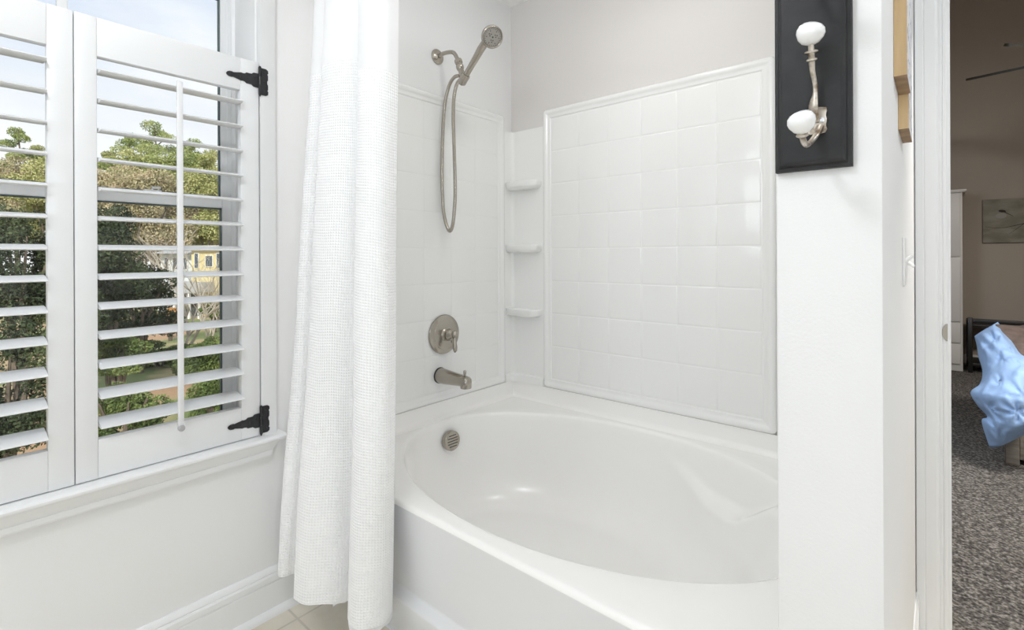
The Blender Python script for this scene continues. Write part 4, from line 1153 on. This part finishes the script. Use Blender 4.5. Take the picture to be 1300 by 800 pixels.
# house across the yard
hs_ = P(250, 420, D=34)
ho = thing('yellow_house', 'yellow two-storey house with pale wing and porch across the yard', 'house', (hs_.x, hs_.y, GZ), YAW)
def hop(name, bm, m, par=ho, **k): return link(name, bm, M[m], par, **k)
def hpx(px, py):      # house-local x,z for a photo pixel on its front
    p = P(px, py, D=34); q = ho.matrix_basis.inverted() @ p; return q.x, q.z
def hbox(bm, a, b_, y0, y1): 
    (x0, z1), (x1, z0) = hpx(*a), hpx(*b_); box(bm, min(x0, x1), max(x0, x1), y0, y1, min(z0, z1), max(z0, z1))
bm = nb(); hbox(bm, (243, 316), (284, 420), 0, 6); hop('wall', bm, 'yellow')
bm = nb(); hbox(bm, (196, 322), (243, 420), .6, 6); hop('wall', bm, 'paleblue')
bm = nb(); hbox(bm, (240, 312), (288, 317), -.4, 6.4); hop('roof', bm, 'hwhite')
x0, z0 = hpx(192, 322); x1, _ = hpx(246, 322)
bm = nb(); extrude_poly(bm, [(-.1, z0), (6.3, z0), (3.4, z0+.55)], x0, x1, 'x'); hop('roof', bm, 'roof')
for (a, b_) in (((248, 322), (252, 340)), ((262, 325), (270, 338)), ((276, 322), (281, 340)), ((202, 328), (207, 342)), ((213, 328), (218, 342)), ((226, 328), (231, 342))):
    bm = nb(); hbox(bm, (a[0]-1, a[1]-1), (b_[0]+1, b_[1]+1), -.06+(0 if a[0] > 240 else .6), .02+(0 if a[0] > 240 else .6)); f = hop('window', bm, 'hwhite')
    bm = nb(); hbox(bm, a, b_, -.09+(0 if a[0] > 240 else .6), -.05+(0 if a[0] > 240 else .6)); hop('pane', bm, 'hglass', f)
bm = nb(); hbox(bm, (204, 358), (272, 370), -1.6, .55)
hop('porch_roof', bm, 'roof')
for px in (206, 222, 240, 258, 270):
    bm = nb(); hbox(bm, (px-1.2, 370), (px+1.2, 412), -1.55, -1.40); hop('porch_post', bm, 'hwhite')
bm = nb(); hbox(bm, (204, 405), (272, 418), -1.6, .55); hop('porch_floor', bm, 'hwhite')
bm = nb(); hbox(bm, (226, 373), (256, 404), .0, .58); hop('screen_door', bm, 'hglass')

# ================================================================== LIGHT
w = bpy.data.worlds.new('sky'); sc.world = w; w.use_nodes = True
nt = w.node_tree; bg = nt.nodes['Background']
tc = nt.nodes.new('ShaderNodeTexCoord'); mp = nt.nodes.new('ShaderNodeMapping'); mp.inputs['Scale'].default_value = (1, 1, 2.4)
n = nt.nodes.new('ShaderNodeTexNoise'); n.inputs['Scale'].default_value = 2.6; n.inputs['Detail'].default_value = 7; n.inputs['Roughness'].default_value = .55
r = nt.nodes.new('ShaderNodeValToRGB')
r.color_ramp.elements[0].position = .38; r.color_ramp.elements[0].color = (.69, .765, .92, 1)
r.color_ramp.elements[1].position = .62; r.color_ramp.elements[1].color = (.97, .98, 1.0, 1)
sx = nt.nodes.new('ShaderNodeSeparateXYZ'); mr = nt.nodes.new('ShaderNodeMapRange')
mr.inputs['From Min'].default_value = .05; mr.inputs['From Max'].default_value = .42
hz_ = nt.nodes.new('ShaderNodeMix'); hz_.data_type = 'RGBA'
L = nt.links.new
L(tc.outputs['Generated'], mp.inputs['Vector']); L(mp.outputs['Vector'], n.inputs['Vector']); L(n.outputs['Fac'], r.inputs['Fac'])
L(tc.outputs['Generated'], sx.inputs['Vector']); L(sx.outputs['Z'], mr.inputs['Value'])
L(mr.outputs['Result'], hz_.inputs['Factor']); hz_.inputs[6].default_value = (1, 1, 1, 1); L(r.outputs['Color'], hz_.inputs[7])
L(hz_.outputs[2], bg.inputs['Color']); bg.inputs['Strength'].default_value = 1.0

def light(name, kind, loc, energy, col=(1, 1, 1), rot=None, size=.3, to=None):
    ld = bpy.data.lights.new(name, kind); ld.energy = energy; ld.color = col
    if kind == 'AREA': ld.shape = 'DISK'; ld.size = size
    elif kind == 'POINT': ld.shadow_soft_size = size
    elif kind == 'SUN': ld.angle = math.radians(1.5)
    o = bpy.data.objects.new(name, ld); C.objects.link(o); o.location = loc
    if to is not None: o.rotation_euler = (V(to)-V(loc)).to_track_quat('-Z', 'Y').to_euler()
    return o
light('sun', 'SUN', (20, -20, 30), 3.4, (1, .95, .86), to=(20-12, -20+9.0, 30-10))
light('ceiling_fill', 'POINT', (-.60, -.15, 2.20), 18.5, (.95, .972, 1), size=.10)  # added point fill for the window wall, tub and ceiling
light('alcove_fill', 'AREA', (-.85, 1.25, ZC-.06), 3.4, (1, .975, .94), to=(-.85, 1.35, 0), size=.22)  # added fill over the tub, brightens the alcove
light('vanity_lamp', 'AREA', (1.40, -.1, 1.85), 3, (.94, .97, 1), to=(-.9, 1.0, .75), size=.2)
light('rear_fill', 'POINT', (.35, -.80, 1.90), 3.2, (.92, .96, 1), size=.16)  # unseen fill added behind the camera to even out the room
light('left_rear_fill', 'AREA', (-1.1, -1.6, 1.7), 6.2, (.90, .95, 1), to=(-.9, 1.3, .6), size=.7)  # soft fill added at the left rear, aimed at the tub
light('low_fill', 'AREA', (.9, -1.6,   .9), 9.5, (.86, .93, 1), to=(-1.6, .6, .3), size=.8)  # added low fill behind the camera, lifts the lower window wall; no window here
light('passage_fill', 'AREA', (.75, 1.1, ZC-.05), 5.2, (.90, .95, 1), to=(.5, 1.3, 0), size=.3)  # added overhead fill for the door casing and passage wall
light('bedroom_top_fill', 'AREA', (1.3, 3.0, 3.0), 20, (1, .93, .84), to=(1.0, 4.4, 0), size=1.2)  # added overhead fill for the dim bedroom
light('bedroom_side_fill', 'AREA', (-.9, 3.1, 1.9), 23, (.82, .91, 1), to=(.7, 4.2, .2), size=.8)  # added cool fill aimed at the bed, not a real window
light('bedroom_door_fill', 'AREA', (1.1, 2.9, 2.7), 54, (1, .96, .9), to=(.2, 3.2, 0), size=.5)  # fill added inside the doorway to brighten the near carpet
for o_ in C.objects:      # slightly cool white balance of the bathroom lamp and fills
    if o_.type == 'LIGHT' and not o_.name.startswith(('bedroom', 'sun')):
        c_ = o_.data.color; o_.data.color = (c_[0]*.965, c_[1]*.98, c_[2])
# unseen flush ceiling housing, added to go with the ceiling fill
cl = thing('added_ceiling_fixture', 'unseen flush round ceiling fixture added above the bathroom fill', 'light', (-.60, -.15, ZC))
bm = nb(); lathe(bm, [(.20, 0), (.20, .03), (.17, .035), (0, .035)], (0, 0, 0), (0, 0, -1), 32); link('base', bm, M['nickel'], cl, smooth=True)

# ================================================================== CAMERA
cd = bpy.data.cameras.new('camera'); co = bpy.data.objects.new('camera', cd); C.objects.link(co)
cd.sensor_width = 36; cd.lens = FPX/1300*36; cd.shift_y = -(400-324.4)/1300; cd.clip_start = .02; cd.clip_end = 500
co.matrix_world = Matrix.Translation((0, 0, CAM_H)) @ Matrix.Rotation(YAW, 4, 'Z') @ Matrix.Rotation(PI/2, 4, 'X') @ Matrix.Rotation(-ROLL, 4, 'Z')
sc.camera = co
sc.view_settings.view_transform = 'Standard'; sc.view_settings.look = 'None'; sc.view_settings.gamma = 1; sc.view_settings.use_curve_mapping = False
sc.view_settings.exposure = .12
sc.cycles.use_denoising = True
try: sc.cycles.denoiser = 'OPENIMAGEDENOISE'
except Exception: pass
sc.cycles.max_bounces = 12; sc.cycles.diffuse_bounces = 8; sc.cycles.transparent_max_bounces = 16
sc.cycles.sample_clamp_indirect = 8; sc.cycles.caustics_reflective = False; sc.cycles.caustics_refractive = False
